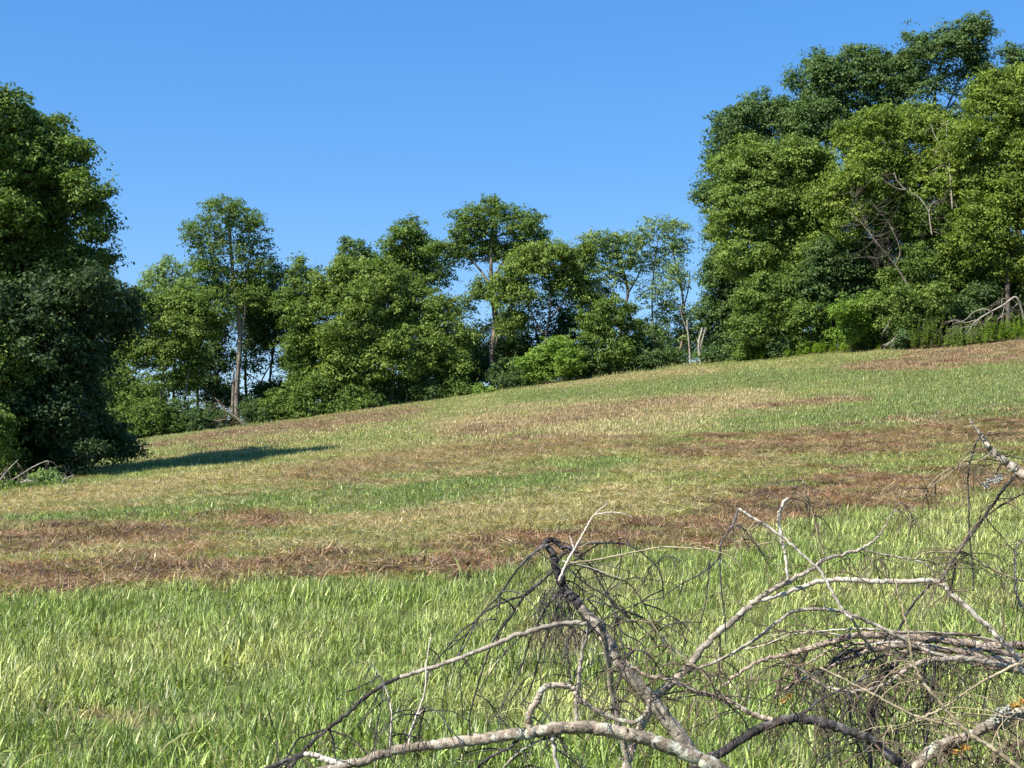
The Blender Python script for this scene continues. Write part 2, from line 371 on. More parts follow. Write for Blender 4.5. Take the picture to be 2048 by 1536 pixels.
def put(x, y, kind, sc, red, tan, gre, colmode=None):
    n = len(x); h = fbm(x * 0.5 + 9, y * 0.5, 3); h2 = rg.random(n); h3 = fbm(x * 2.1, y * 2.1 + 30, 2)
    green = np.array([0.225, 0.315, 0.080]); lush = np.array([0.190, 0.285, 0.085]); yel = np.array([0.44, 0.465, 0.19])
    tanc = np.array([0.55, 0.425, 0.285]); redc = np.array([0.37, 0.215, 0.155]); redd = np.array([0.10, 0.050, 0.038])
    mfar = np.clip((y - 14) / 10, 0, 1)
    base = green + (yel - green) * np.clip((h - 0.38) * 2.0 + 0.10 * mfar + (h2 - 0.5) * 0.5, 0, 1)[:, None]
    base = base + (lush - base) * np.clip(gre * 1.0 + (h3 - 0.5), 0, 1)[:, None]
    k = np.clip(tan * 0.8 + (h2 - 0.5) * 0.5 * (tan > 0.05), 0, 1)[:, None]; base = base * (1 - k) + tanc * k
    rr = redc + (redd - redc) * np.clip((h3 - 0.38) * 3.5 + (h2 - 0.5) * 0.5, 0, 1)[:, None]
    rr = np.where((rg.random(n) < 0.33)[:, None], tanc * 0.9, rr)
    k = np.clip(red * 1.25 + (h2 - 0.5) * 0.3 * (red > 0.05), 0, 1)[:, None]; base = base * (1 - k) + rr * k
    base = base * rg.uniform(0.65, 1.35, n)[:, None]
    PX.append(x); PY.append(y); KI.append(kind); SC.append(sc); COL.append(base)
    ROT.append(rg.random(n) * 6.283)
for y0, y1, dens in ((5.0, 12, 95), (12, 24, 75), (24, 42, 36)):
    x, y = scatter(y0, y1, dens)
    red, tan, gre, tall = cover(x, y); n = len(x)
    dead = np.maximum(red, tan * 0.7)
    isT = tall > rg.random(n); isD = (~isT) & (dead > 0.05 + rg.random(n) * 0.3)
    kind = np.where(isT, rg.integers(0, 4, n), np.where(isD, rg.integers(7, 10, n), rg.integers(4, 7, n)))
    big = fbm(x * 0.9 + 2, y * 0.9 + 5, 3)
    sc = np.where(isT, 0.55 + 1.1 * np.clip(big - 0.25, 0, 0.6), rg.uniform(0.8, 1.25, n)) * rg.uniform(0.8, 1.2, n)
    sc = np.where(isT & (dead > 0.4), sc * 0.55, sc)
    put(x, y, kind, sc, red * ~isT, tan * np.where(isT, 0.8, 1), gre)
x, y = scatter(6, 40, 2.2); red, tan, gre, tall = cover(x, y)
keep_ = (tall > 0.5) | (rg.random(len(x)) < 0.35); x, y, red, tan, gre, tall = (v[keep_] for v in (x, y, red, tan, gre, tall))
put(x, y, rg.integers(13, 15, len(x)), np.where(tall > 0.5, rg.uniform(0.6, 1.1, len(x)), rg.uniform(0.3, 0.6, len(x))), red * 0.5, tan, gre)
for _ in (0,):
    x = rg.uniform(-42, 42, 2600); y = edge(x) + rg.uniform(-1.3, 4.0, 2600) + 0.6
    red, tan, gre, tall = cover(x, y); put(x, y, rg.integers(0, 4, len(x)), rg.uniform(1.2, 3.0, len(x)), red * 0, rg.uniform(0, 0.7, len(x)), rg.uniform(0, 1, len(x)))
x, y = scatter(42, 112, 11.5, 4.0); ok = y < edge(x) + 6
x, y = x[ok], y[ok]; red, tan, gre, tall = cover(x, y)
put(x, y, rg.integers(10, 13, len(x)), rg.uniform(0.7, 1.3, len(x)), red, tan, gre)
PX, PY, KI, SC, ROT = map(np.concatenate, (PX, PY, KI, SC, ROT)); COL = np.vstack(COL)
me = bpy.data.meshes.new('grass_points'); me.vertices.add(len(PX))
me.vertices.foreach_set('co', np.stack([PX, PY, terrain(PX, PY)], 1).astype(np.float32).ravel())
def at(nm, typ, data, key):
    a_ = me.attributes.new(nm, typ, 'POINT'); a_.data.foreach_set(key, data)
at('kindi', 'INT', KI.astype(np.int32), 'value'); at('sc', 'FLOAT', SC.astype(np.float32), 'value')
rv = np.stack([rg.normal(0, 0.08, len(PX)), rg.normal(0, 0.08, len(PX)), ROT], 1)
at('rotv', 'FLOAT_VECTOR', rv.astype(np.float32).ravel(), 'vector')
at('tuftcol', 'FLOAT_COLOR', np.hstack([COL, np.ones((len(PX), 1))]).astype(np.float32).ravel(), 'color')
me.materials.append(m_grass)
go = link(bpy.data.objects.new('grass', me))
tag(go, 'green grass with straw and red-brown dead rows covering the sloping hay field', 'grass', kind='stuff')
ng = bpy.data.node_groups.new('grass_scatter', 'GeometryNodeTree')
ng.interface.new_socket('Geometry', in_out='INPUT', socket_type='NodeSocketGeometry')
ng.interface.new_socket('Geometry', in_out='OUTPUT', socket_type='NodeSocketGeometry')
N = ng.nodes.new; gi = N('NodeGroupInput'); g2 = N('NodeGroupOutput')
ip = N('GeometryNodeInstanceOnPoints'); ci = N('GeometryNodeCollectionInfo')
ci.inputs[0].default_value = tuft_col; ci.inputs['Separate Children'].default_value = True; ci.inputs['Reset Children'].default_value = True
def na(nm, typ):
    a_ = N('GeometryNodeInputNamedAttribute'); a_.data_type = typ; a_.inputs[0].default_value = nm
    return [s for s in a_.outputs if s.enabled and s.name == 'Attribute'][0]
L = ng.links.new
L(gi.outputs[0], ip.inputs['Points']); L(ci.outputs[0], ip.inputs['Instance']); ip.inputs['Pick Instance'].default_value = True
L(na('kindi', 'INT'), ip.inputs['Instance Index']); L(na('sc', 'FLOAT'), ip.inputs['Scale'])
er = N('FunctionNodeEulerToRotation'); L(na('rotv', 'FLOAT_VECTOR'), er.inputs[0]); L(er.outputs[0], ip.inputs['Rotation'])
L(ip.outputs[0], g2.inputs[0])
md = go.modifiers.new('scatter', 'NODES'); md.node_group = ng

# ------------------------------------------------------------------ trees and shrubs
def leaves(lobes, leaf, lai, clump, seed, droop=0.25, core=True):
    """lobes: list (c(3), r(3), density) -> leaf diamonds grouped in clumps over each lobe"""
    rg = np.random.default_rng(seed); Vs = []; Ts = []; leaf = leaf * 0.68; lai = lai * 0.82; clump = clump * 0.74
    Cn = np.array([l[0] for l in lobes]); Rn = np.array([l[1] for l in lobes])
    for li, (c, r, dens) in enumerate(lobes):
        rm = (r[0] * r[1] * r[2]) ** (1 / 3); area = 4 * math.pi * rm ** 2
        nc = max(8, int(area / (clump ** 2) * 1.45 * dens ** 0.6))
        d = rg.normal(0, 1, (nc, 3)); d /= np.linalg.norm(d, axis=1, keepdims=True)
        d[:, 2] = np.where((d[:, 2] < -0.5) & (rg.random(nc) < 0.5), -d[:, 2], d[:, 2])
        az = np.arctan2(d[:, 1], d[:, 0])
        bump = 1 + 0.30 * (vnoise(az * 1.6 + seed, d[:, 2] * 2.5 + li * 3.7) - 0.5) * 2
        fr = rg.uniform(0.70, 1.0, nc) * bump; out_ = rg.random(nc) < 0.12; fr = np.where(out_, fr * rg.uniform(1.1, 1.3, nc), fr)
        if core: fr = np.where(rg.random(nc) < 0.18, rg.uniform(0.2, 0.65, nc), fr)
        cc = c + d * r * fr[:, None]
        keep = np.ones(nc, bool)
        for k in range(len(lobes)):
            if k != li: keep &= (((cc - Cn[k]) / Rn[k]) ** 2).sum(1) > 0.4
        cc, d = cc[keep], d[keep]; nc = len(cc)
        if nc == 0: continue
        la = leaf * leaf * 0.6 * 0.5
        per = max(8, int(1.7 * lai * dens ** 0.6 * clump ** 2 / la / 1.45))
        cr = clump * rg.uniform(0.5, 1.25, len(out_))[:nc] * rg.uniform(0.75, 1.1, nc)
        ctint = np.clip(rg.normal(0.42, 0.17, nc), 0.05, 0.95)
        n = nc * per; ci_ = np.repeat(np.arange(nc), per)
        u = rg.normal(0, 1, (n, 3)); u /= np.linalg.norm(u, axis=1, keepdims=True)
        u[:, 2] = np.where(rg.random(n) < 0.55, np.abs(u[:, 2]), u[:, 2])
        rad = rg.random(n) ** 0.45
        off = u * rad[:, None] * np.stack([cr[ci_] * 1.1, cr[ci_] * 1.1, cr[ci_] * 0.7], 1)
        ax = d * np.array([1, 1, 0.5]) + rg.normal(0, 0.45, (nc, 3)); ax /= np.linalg.norm(ax, axis=1, keepdims=True)
        el = rg.uniform(0.2, 1.3, nc); off = off * 0.88 + ax[ci_] * (off * ax[ci_]).sum(1, keepdims=True) * el[ci_][:, None]
        hr = np.hypot(off[:, 0], off[:, 1]); off[:, 2] -= droop * hr ** 1.5
        pos = cc[ci_] + off
        nrm = u * 0.55 + d[ci_] * 0.35 + np.array([0, 0, 0.4]) + rg.normal(0, 0.6, (n, 3))
        nrm /= np.linalg.norm(nrm, axis=1, keepdims=True)
        tdir = u + rg.normal(0, 0.6, (n, 3)) + np.array([0, 0, -0.35]); tdir -= nrm * (tdir * nrm).sum(1, keepdims=True)
        tdir /= np.linalg.norm(tdir, axis=1, keepdims=True) + 1e-9
        sd = np.cross(nrm, tdir)
        s = leaf * rg.uniform(0.6, 1.35, n)[:, None]; w = s * rg.uniform(0.45, 0.75, n)[:, None]
        v = np.stack([pos - tdir * s * 0.5, pos + sd * w * 0.5 - nrm * s * 0.06, pos + tdir * s * 0.5 - nrm * s * 0.12, pos - sd * w * 0.5 - nrm * s * 0.06], 1)
        tint = np.clip(ctint[ci_] + rg.normal(0, 0.17, n), 0, 1)
        Vs.append(v.reshape(-1, 3)); Ts.append(np.repeat(tint, 4))
    return np.vstack(Vs), np.concatenate(Ts)
NL = [0]
def plant(name, label, cat, group, px, Y, lobes, leafk, leaf=0.24, lai=1.5, clump=0.75, seed=1, trunks=None, bark='tree', nl=5, crown_name='crown', droop=0.25, dz=0.9, bleaf=None):
    bx = (px - 1024) / F * Y; bz = float(terrain(bx, Y)); B = np.array([bx, Y, bz])
    root = empty(name, B); tag(root, label, cat, group)
    rg = np.random.default_rng(seed); LB = []
    for l in lobes:
        x_, y_, rx, ry = l[:4]; dens = l[4] if len(l) > 4 else 1.0; dy = l[5] if len(l) > 5 else rg.uniform(-0.8, 0.8)
        c = P(x_, y_, Y + dy); rxm = rx * 1.08 / F * Y; rym = ry * 1.08 / F * Y
        c[2] = max(c[2], float(terrain(c[0], c[1])) + rym * 0.35)
        LB.append((c, np.array([rxm, min(rxm, rym) * dz + 0.2 * abs(rxm - rym), rym]), dens))
    extra = []
    for c_, r_, dn_ in LB:
        for _ in range(3):
            d_ = rg.normal(0, 1, 3); d_[2] = abs(d_[2]) * 0.9 - 0.25; d_ /= np.linalg.norm(d_)
            f_ = rg.uniform(0.28, 0.5)
            cc_ = c_ + d_ * r_ * rg.uniform(0.85, 1.12)
            if cc_[2] - float(terrain(cc_[0], cc_[1])) > 0.4: extra.append((cc_, r_ * f_ * rg.uniform(0.8, 1.2, 3), dn_ * rg.uniform(0.6, 1.0)))
    nLB = len(LB)
    LB2 = [(c_, r_ * 0.9, dn_) for c_, r_, dn_ in LB] + extra
    V, T = leaves(LB2, leaf, lai, clump, seed, droop)
    NL[0] += len(V) // 4
    gz = terrain(V[:, 0], V[:, 1]); V[:, 2] = np.maximum(V[:, 2], gz + 0.02)
    mesh_np(crown_name, V, np.arange(len(V)), 4, LEAF[leafk], root, {'tint': T}, False, B)
    # trunks and limbs
    if trunks is None:
        top = LB[0][0]; mid = (B + top) / 2 + np.array([rg.normal(0, 0.3), rg.normal(0, 0.3), 0])
        trunks_w = [(np.array([B - [0, 0, 0.15], mid, top]), 0.009 * (top[2] - B[2]) + 0.02)]
    else:
        trunks_w = []
        for k, (pts, wpx) in enumerate(trunks):
            pp = [P(a, b, Y) for a, b in pts]
            if k == 0 or pts[0][1] is None: pass
            trunks_w.append((np.array(pp), wpx * 0.55 / F * Y / 2))
        pp, w = trunks_w[0]; pp = np.vstack([B - [0, 0, 0.15], pp[1:]]); trunks_w[0] = (pp, w)
    for k, (pp, w) in enumerate(trunks_w):
        Tubes().add(crom(pp, 6), [w * 1.25, w, w * 0.85, w * 0.45], 8, seed + k, 0.05).build('trunk' if (k == 0 or trunks[k][0][0][1] > 700) else 'limb', BARK[bark], root, B)
    tp = crom(trunks_w[0][0], 6); w0 = trunks_w[0][1]
    order = list(range(len(LB))); rg.shuffle(order)
    tw = Tubes(); any_tw = False
    for q_ in order[:nl]:
        c, r, dn = LB[q_]
        cand = tp[(tp[:, 2] < c[2] - 0.2 * r[2]) & (tp[:, 2] > B[2] + 0.25 * (tp[-1, 2] - B[2]))]
        s = cand[-1] if len(cand) else tp[len(tp) // 2]
        if c[2] < s[2]: s = tp[len(tp) // 2]
        m_ = (s + c) / 2 + np.array([rg.normal(0, .2), rg.normal(0, .2), rg.uniform(-0.2, 0.5)])
        lp = crom([s, m_, c + [0, 0, 0.1 * r[2]]], 5)
        Tubes().add(lp, [w0 * 0.5, w0 * 0.35, w0 * 0.16], 5, seed + q_, 0.05).build('limb', BARK[bark], root, B)
        for b in range(6):
            d = rg.normal(0, 1, 3); d[2] = abs(d[2]) * 0.6; d /= np.linalg.norm(d)
            s2 = lp[rg.integers(len(lp) // 2, len(lp))]; e2 = c + d * r * 0.9
            tw.add(crom([s2, (s2 + e2) / 2 + rg.normal(0, 0.15, 3), e2], 4), [w0 * 0.16, w0 * 0.05], 4, seed + b, 0); any_tw = True
    if any_tw: tag(tw.build('branchlets', BARK[bark], root, B), kind='stuff')
    return root
GC = 'trees along the crest of the field'; GR = 'trees of the wood on the right'; GLt = 'trees at the left edge of the field'
GS = 'shrubs at the foot of the tree line'
# --- left group (near)
plant('tree', 'tall broad dark green tree at the left edge with its crown cut by the frame', 'tree', GLt, 20, 40,
      [(15, 285, 80, 76), (78, 300, 58, 58), (120, 325, 55, 58), (50, 350, 80, 60), (165, 405, 42, 48), (110, 430, 60, 45, .7), (20, 450, 80, 60), (186, 455, 26, 45, .8), (70, 500, 90, 40, .7), (-90, 370, 90, 120), (-100, 520, 90, 110), (165, 540, 45, 45), (30, 560, 90, 60)],
      'mid', 0.14, 1.5, 0.42, 11, [([(20, 960), (30, 760), (20, 560), (40, 400), (50, 280)], 26), ([(25, 620), (60, 520), (110, 420), (150, 370)], 13), ([(40, 470), (10, 380), (-20, 300)], 11)], 'tree', 7, dz=1.7)
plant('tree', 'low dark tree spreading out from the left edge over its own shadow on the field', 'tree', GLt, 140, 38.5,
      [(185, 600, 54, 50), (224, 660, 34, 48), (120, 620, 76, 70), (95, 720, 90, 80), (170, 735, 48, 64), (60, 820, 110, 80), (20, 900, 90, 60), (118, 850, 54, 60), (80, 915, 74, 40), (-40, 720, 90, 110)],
      'deep_shade', 0.14, 1.6, 0.45, 12, [([(140, 950), (150, 840), (160, 720), (190, 620)], 16), ([(150, 840), (120, 740), (110, 660)], 10)], 'tree', 6, dz=2.2)
plant('tree', 'sunlit yellow green sapling against the dark trees at the left edge', 'tree', GLt, 8, 36,
      [(8, 700, 44, 42), (28, 745, 44, 42), (8, 800, 48, 34), (-50, 740, 60, 80), (-10, 870, 40, 60), (0, 930, 50, 40)], 'yellow', 0.12, 1.4, 0.36, 13, None, 'tree', 3)
plant('shrub', 'dark spiky low shrub reaching right below the left trees', 'shrub', GS, 176, 36.5,
      [(150, 925, 34, 22), (192, 897, 26, 9), (160, 945, 46, 12), (120, 935, 40, 20)], 'deep_shade', 0.10, 1.5, 0.28, 14, None, 'tree', 3)
plant('weed_clump', 'pale green upright weeds growing through the fallen grey branches on the left', 'weeds', None, 92, 34,
      [(92, 958, 26, 22), (70, 972, 30, 14), (118, 968, 18, 14)], 'pale', 0.09, 1.1, 0.16, 15, None, 'tree', 2, 'foliage', -0.1)
plant('weed_clump', 'dark green low weeds in the left corner under the fallen grey branches', 'weeds', None, 15, 33,
      [(10, 985, 50, 12), (60, 990, 40, 8), (-50, 980, 50, 16)], 'mid', 0.08, 1.3, 0.15, 16, None, 'tree', 1, 'foliage', -0.1)
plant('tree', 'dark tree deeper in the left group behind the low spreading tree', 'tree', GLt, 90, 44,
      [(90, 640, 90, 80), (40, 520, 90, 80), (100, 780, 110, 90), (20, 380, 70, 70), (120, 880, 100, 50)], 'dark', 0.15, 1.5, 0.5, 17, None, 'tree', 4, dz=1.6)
# --- crest row, left to right
S = plant
S('tree', 'pale spiky treetop standing just left of the tall forked tree', 'tree', GC, 345, 110,
  [(345, 545, 36, 30, .6), (320, 580, 34, 32, .8), (372, 590, 34, 36, .8), (345, 640, 45, 60)], 'pale', 0.24, 1.2, 0.6, 21, [([(345, 850), (348, 700), (343, 600), (345, 535)], 9)], 'light', 4, droop=-0.35)
S('tree', 'yellow green rounded tree between the dark left trees and the tall forked tree', 'tree', GC, 310, 104,
  [(298, 625, 44, 50), (345, 640, 46, 52), (385, 655, 36, 52), (330, 715, 60, 55), (268, 690, 34, 50, .8), (375, 740, 36, 42), (225, 720, 36, 36, .6)], 'yellow', 0.24, 1.5, 0.75, 22, [([(310, 860), (322, 780), (330, 700), (325, 640)], 8), ([(370, 800), (378, 740), (386, 700)], 7)], 'light', 4)
S('tree', 'shaded tree whose lower branches hang in front of the gap beside the left trees', 'tree', GC, 225, 102,
  [(215, 760, 40, 40, .6), (262, 790, 42, 42, .8), (230, 830, 34, 34), (185, 790, 30, 40, .6)], 'mid', 0.23, 1.3, 0.65, 23, None, 'tree', 4)
S('tree', 'tall tree with airy domed crown and pale forked trunk at the crest\'s left end', 'tree', GC, 474, 104,
  [(462, 440, 58, 44, .55), (408, 478, 36, 44, .55), (512, 480, 34, 44, .55), (452, 510, 52, 40, .4), (520, 540, 32, 36, .7), (415, 540, 40, 36, .8), (470, 575, 50, 40, .7), (430, 610, 44, 40), (515, 600, 38, 36)],
  'mid', 0.22, 1.25, 0.6, 24, [([(476, 850), (474, 780), (479, 700), (478, 640), (468, 570), (462, 500), (458, 440)], 17), ([(464, 855), (466, 790), (468, 740)], 13), ([(479, 690), (492, 610), (496, 540), (508, 480)], 8), ([(452, 640), (430, 590), (418, 540), (408, 490)], 7)], 'light', 6)
S('tree', 'dark shaded tree with sky showing low between its stems, right of the forked trunk', 'tree', GC, 545, 108,
  [(540, 600, 50, 48), (575, 640, 46, 55), (540, 670, 46, 42), (580, 730, 30, 40, .5), (510, 730, 26, 36, .4), (555, 790, 46, 30, .8)], 'dark', 0.24, 1.4, 0.75, 25,
  [([(545, 850), (540, 760), (548, 680), (542, 610)], 9), ([(580, 840), (578, 760), (590, 680)], 8), ([(515, 840), (520, 770), (560, 700)], 6)], 'tree', 5)
S('tree', 'mid green tree with a pale thin stem beside the broad dense tree', 'tree', GC, 612, 104,
  [(600, 575, 40, 38), (645, 600, 36, 44), (600, 640, 38, 44), (645, 690, 44, 50), (620, 760, 40, 44), (600, 700, 34, 40)], 'mid', 0.24, 1.5, 0.75, 26, [([(612, 840), (608, 740), (600, 650), (604, 580)], 8)], 'light', 4)
S('tree', 'broad dense yellow green tree with a wide dome, middle of the crest row', 'tree', GC, 780, 102,
  [(700, 575, 58, 48), (755, 560, 52, 40), (690, 650, 58, 60), (765, 640, 64, 64), (835, 625, 56, 50), (880, 680, 52, 60), (820, 710, 60, 58), (735, 725, 58, 48), (900, 730, 34, 40, .8), (680, 755, 46, 40)],
  'yellow', 0.25, 1.55, 0.8, 27, [([(780, 815), (785, 740), (775, 660), (760, 580)], 13), ([(850, 800), (855, 720), (850, 660)], 8), ([(858, 700), (860, 670), (858, 640)], 5), ([(735, 820), (725, 760), (710, 690)], 8)], 'light', 6)
S('tree', 'small dark grey green treetop peeping out behind the broad dense tree', 'tree', GC, 720, 114,
  [(708, 510, 26, 28), (740, 522, 22, 18), (720, 560, 40, 40)], 'blue', 0.24, 1.5, 0.6, 28, None, 'tree', 3)
S('tree', 'rounded mid green treetop right behind the broad dense tree', 'tree', GC, 820, 108,
  [(810, 490, 48, 38), (850, 520, 34, 34), (790, 530, 36, 34), (825, 565, 50, 36), (875, 560, 30, 30, .7)], 'mid', 0.24, 1.5, 0.7, 29, None, 'tree', 4)
S('tree', 'tall spreading tree with a thick pale leaning trunk at mid crest', 'tree', GC, 986, 105,
  [(990, 440, 50, 36, .85), (935, 455, 40, 38, .85), (1045, 455, 36, 36, .8), (905, 510, 44, 28, .8), (968, 500, 48, 34, .9), (1035, 510, 44, 32), (1080, 480, 26, 28, .5), (960, 585, 26, 24), (935, 625, 22, 18, .5), (870, 500, 22, 14, .5)],
  'mid', 0.23, 1.35, 0.6, 30, [([(984, 775), (983, 710), (990, 650), (985, 590), (982, 530), (985, 450)], 18), ([(992, 690), (996, 640), (990, 600)], 9), ([(985, 580), (960, 540), (925, 505), (900, 490)], 8), ([(984, 560), (1015, 510), (1045, 470)], 8)], 'light', 5)
S('tree', 'shaded slim tree filling the gap between the dense tree and the thick pale trunk', 'tree', GC, 940, 107,
  [(940, 690, 34, 40, .7), (960, 740, 36, 32), (920, 760, 34, 28), (1010, 720, 32, 44)], 'blue', 0.23, 1.3, 0.6, 31, None, 'tree', 3)
S('tree', 'yellow green umbrella shaped tree with dark hollow below, beside the thick pale trunk', 'tree', GC, 1095, 103,
  [(1100, 520, 56, 34), (1045, 545, 46, 40), (1150, 535, 42, 40), (1015, 590, 36, 42), (1165, 590, 34, 40), (1125, 570, 40, 34, .8), (1030, 650, 36, 36, .7)], 'yellow', 0.24, 1.5, 0.7, 32,
  [([(1095, 760), (1090, 690), (1100, 620), (1098, 540)], 10), ([(1092, 680), (1060, 620), (1040, 570)], 6), ([(1098, 640), (1130, 600), (1150, 560)], 6)], 'tree', 4)
S('tree', 'dark open tree seen through the hollow under the umbrella shaped crown', 'tree', GC, 1110, 110,
  [(1095, 610, 46, 36, .6), (1080, 670, 40, 34, .6), (1130, 660, 30, 40, .5), (1100, 720, 50, 34, .8)], 'dark', 0.24, 1.2, 0.6, 33, [([(1118, 770), (1115, 690), (1120, 610)], 8), ([(1070, 770), (1078, 700), (1066, 640)], 7)], 'tree', 4)
S('tree', 'flat topped thin tree with dark bent trunk beside the feathery pale tree', 'tree', GC, 1236, 107,
  [(1210, 480, 40, 20, .7), (1180, 505, 28, 24, .8), (1245, 505, 42, 32, .8), (1215, 540, 38, 26, .7), (1240, 562, 28, 20, .5)], 'pale', 0.23, 1.1, 0.5, 34,
  [([(1236, 750), (1240, 680), (1248, 620), (1256, 585), (1246, 540), (1235, 500)], 13), ([(1254, 590), (1272, 560), (1285, 530)], 6), ([(1242, 600), (1225, 580), (1205, 560)], 5)], 'tree', 4)
S('tree', 'feathery pale grey green tree with thin sparse leaves, rightmost tall tree before the gap', 'tree', GC, 1350, 108,
  [(1320, 460, 48, 26, .55), (1285, 490, 34, 30, .5), (1350, 500, 34, 34, .55), (1310, 530, 40, 32, .5), (1355, 565, 30, 34, .6), (1300, 590, 34, 34, .4), (1340, 620, 32, 30, .5), (1310, 660, 32, 34, .5), (1360, 675, 24, 34, .5)], 'pale', 0.22, 1.1, 0.5, 35,
  [([(1366, 735), (1368, 660), (1366, 600), (1352, 530), (1340, 480)], 8), ([(1306, 745), (1308, 680), (1304, 600), (1310, 520), (1318, 470)], 6), ([(1366, 620), (1376, 580), (1380, 540)], 5), ([(1340, 740), (1336, 680), (1342, 620)], 4)], 'light', 4)
S('tree', 'small rounded sunlit tree low between the umbrella crown and the feathery tree', 'tree', GC, 1225, 101,
  [(1225, 625, 36, 30), (1195, 665, 38, 32), (1250, 670, 34, 32, .8), (1225, 710, 40, 30)], 'mid', 0.23, 1.5, 0.6, 36, [([(1225, 755), (1222, 700), (1228, 640)], 6)], 'tree', 3)
S('tree', 'bright leafy low tree on the field edge under the umbrella shaped crown', 'tree', GC, 1105, 100,
  [(1115, 700, 40, 26), (1080, 725, 38, 26), (1140, 725, 34, 26), (1100, 750, 50, 16)], 'lime', 0.22, 1.5, 0.55, 37, None, 'tree', 3)
S('tree', 'thin young tree in the shade beside the broken pale trunks', 'tree', GC, 1320, 103,
  [(1320, 690, 26, 30, .6), (1345, 715, 24, 20, .8), (1290, 715, 28, 26, .7)], 'blue', 0.22, 1.3, 0.5, 38, None, 'light', 3)
# dark understorey behind the crest row
for k, (px, Y_, lobes_, lk, lab) in enumerate([
 (255, 109, [(250, 700, 36, 60), (225, 800, 40, 50), (285, 800, 40, 40)], 'dark', 'dark background tree between the left trees and the yellow green rounded tree'),
 (400, 110, [(400, 660, 40, 60), (390, 760, 50, 50, .8), (430, 720, 36, 50, .8), (440, 800, 40, 34)], 'dark', 'dark background tree just left of the forked pale trunk'),
 (500, 111, [(500, 620, 40, 60), (500, 690, 26, 30, .6), (520, 810, 44, 30), (570, 800, 34, 34)], 'dark', 'dark background tree behind the right side of the forked trunk'),
 (640, 110, [(640, 700, 50, 60), (660, 780, 60, 46), (610, 780, 36, 40)], 'dark', 'dark background tree behind the left half of the broad dense tree'),
 (760, 109, [(760, 700, 60, 60), (740, 780, 40, 40), (870, 740, 50, 50), (880, 780, 50, 34)], 'dark', 'dark background tree filling behind the broad dense tree'),
 (1000, 111, [(1030, 720, 50, 50), (960, 740, 40, 40), (1010, 660, 34, 36, .6), (1060, 760, 46, 26)], 'dark', 'dark background tree behind the thick pale leaning trunk'),
 (1170, 110, [(1170, 660, 40, 50, .8), (1150, 720, 46, 44), (1200, 740, 50, 28), (1190, 600, 30, 36, .6)], 'dark', 'dark background tree between the umbrella crown and the bent dark trunk'),
 (1290, 111, [(1275, 720, 36, 34, .8), (1330, 720, 44, 30, .8), (1380, 690, 30, 44, .8), (1300, 680, 30, 30, .5)], 'dark', 'dark background tree under the feathery pale tree'),
]):
    S('tree', lab, 'tree', GC, px, Y_, lobes_, lk, 0.24, 1.4, 0.75, 130 + k, None, 'tree', 3)
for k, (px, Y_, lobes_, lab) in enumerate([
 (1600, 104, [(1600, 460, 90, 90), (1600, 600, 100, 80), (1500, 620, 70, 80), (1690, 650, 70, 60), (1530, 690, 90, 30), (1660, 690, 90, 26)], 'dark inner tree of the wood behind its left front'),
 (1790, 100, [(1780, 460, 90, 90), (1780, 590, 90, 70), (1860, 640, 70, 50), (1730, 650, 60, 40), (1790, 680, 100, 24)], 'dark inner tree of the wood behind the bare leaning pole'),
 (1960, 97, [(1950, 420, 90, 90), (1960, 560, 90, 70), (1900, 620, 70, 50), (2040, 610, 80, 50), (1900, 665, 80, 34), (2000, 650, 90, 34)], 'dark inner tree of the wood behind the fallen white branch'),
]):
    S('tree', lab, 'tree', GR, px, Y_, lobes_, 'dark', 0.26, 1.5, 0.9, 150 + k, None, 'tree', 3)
# --- wood on the right: back rank
S('tree', 'blue green narrow tree at the far left shoulder of the right wood', 'tree', GR, 1440, 106,
  [(1455, 260, 36, 46), (1432, 330, 24, 44, .8), (1408, 395, 17, 26, .8), (1440, 400, 28, 50), (1445, 480, 34, 50)], 'blue', 0.25, 1.5, 0.75, 41, None, 'tree', 4)
S('tree', 'grey green rounded tree behind the wood front, below the highest treetops', 'tree', GR, 1540, 108,
  [(1525, 235, 52, 50), (1580, 260, 52, 56), (1500, 310, 56, 56), (1560, 350, 60, 60)], 'blue', 0.26, 1.6, 0.8, 42, None, 'tree', 4)
S('tree', 'broad dark domed treetop in the back rank left of the highest tree', 'tree', GR, 1690, 106,
  [(1640, 175, 52, 56), (1700, 160, 52, 58), (1755, 155, 48, 58), (1620, 250, 60, 60), (1700, 250, 70, 60), (1780, 220, 46, 60)], 'blue', 0.26, 1.6, 0.85, 43, None, 'tree', 5)
S('tree', 'highest tree of the wood with a ragged top and sky showing through its crown', 'tree', GR, 1890, 104,
  [(1838, 110, 36, 48), (1892, 100, 44, 46), (1942, 80, 34, 52), (1955, 140, 30, 44), (1850, 180, 34, 40, .6), (1905, 165, 40, 34, .45), (1965, 195, 34, 30, .8), (1830, 240, 44, 36), (1900, 250, 60, 36)], 'blue', 0.24, 1.4, 0.7, 44,
  [([(1885, 690), (1885, 400), (1876, 260), (1870, 190), (1885, 120)], 12), ([(1876, 250), (1905, 190), (1935, 110)], 6), ([(1876, 270), (1855, 190), (1840, 120)], 6)], 'tree', 5)
S('tree', 'distant dark treetop at the right frame edge behind the yellow green crown', 'tree', GR, 2040, 106,
  [(2036, 135, 38, 40), (2005, 170, 26, 24), (2100, 150, 60, 70)], 'blue', 0.25, 1.4, 0.7, 45, None, 'tree', 3)
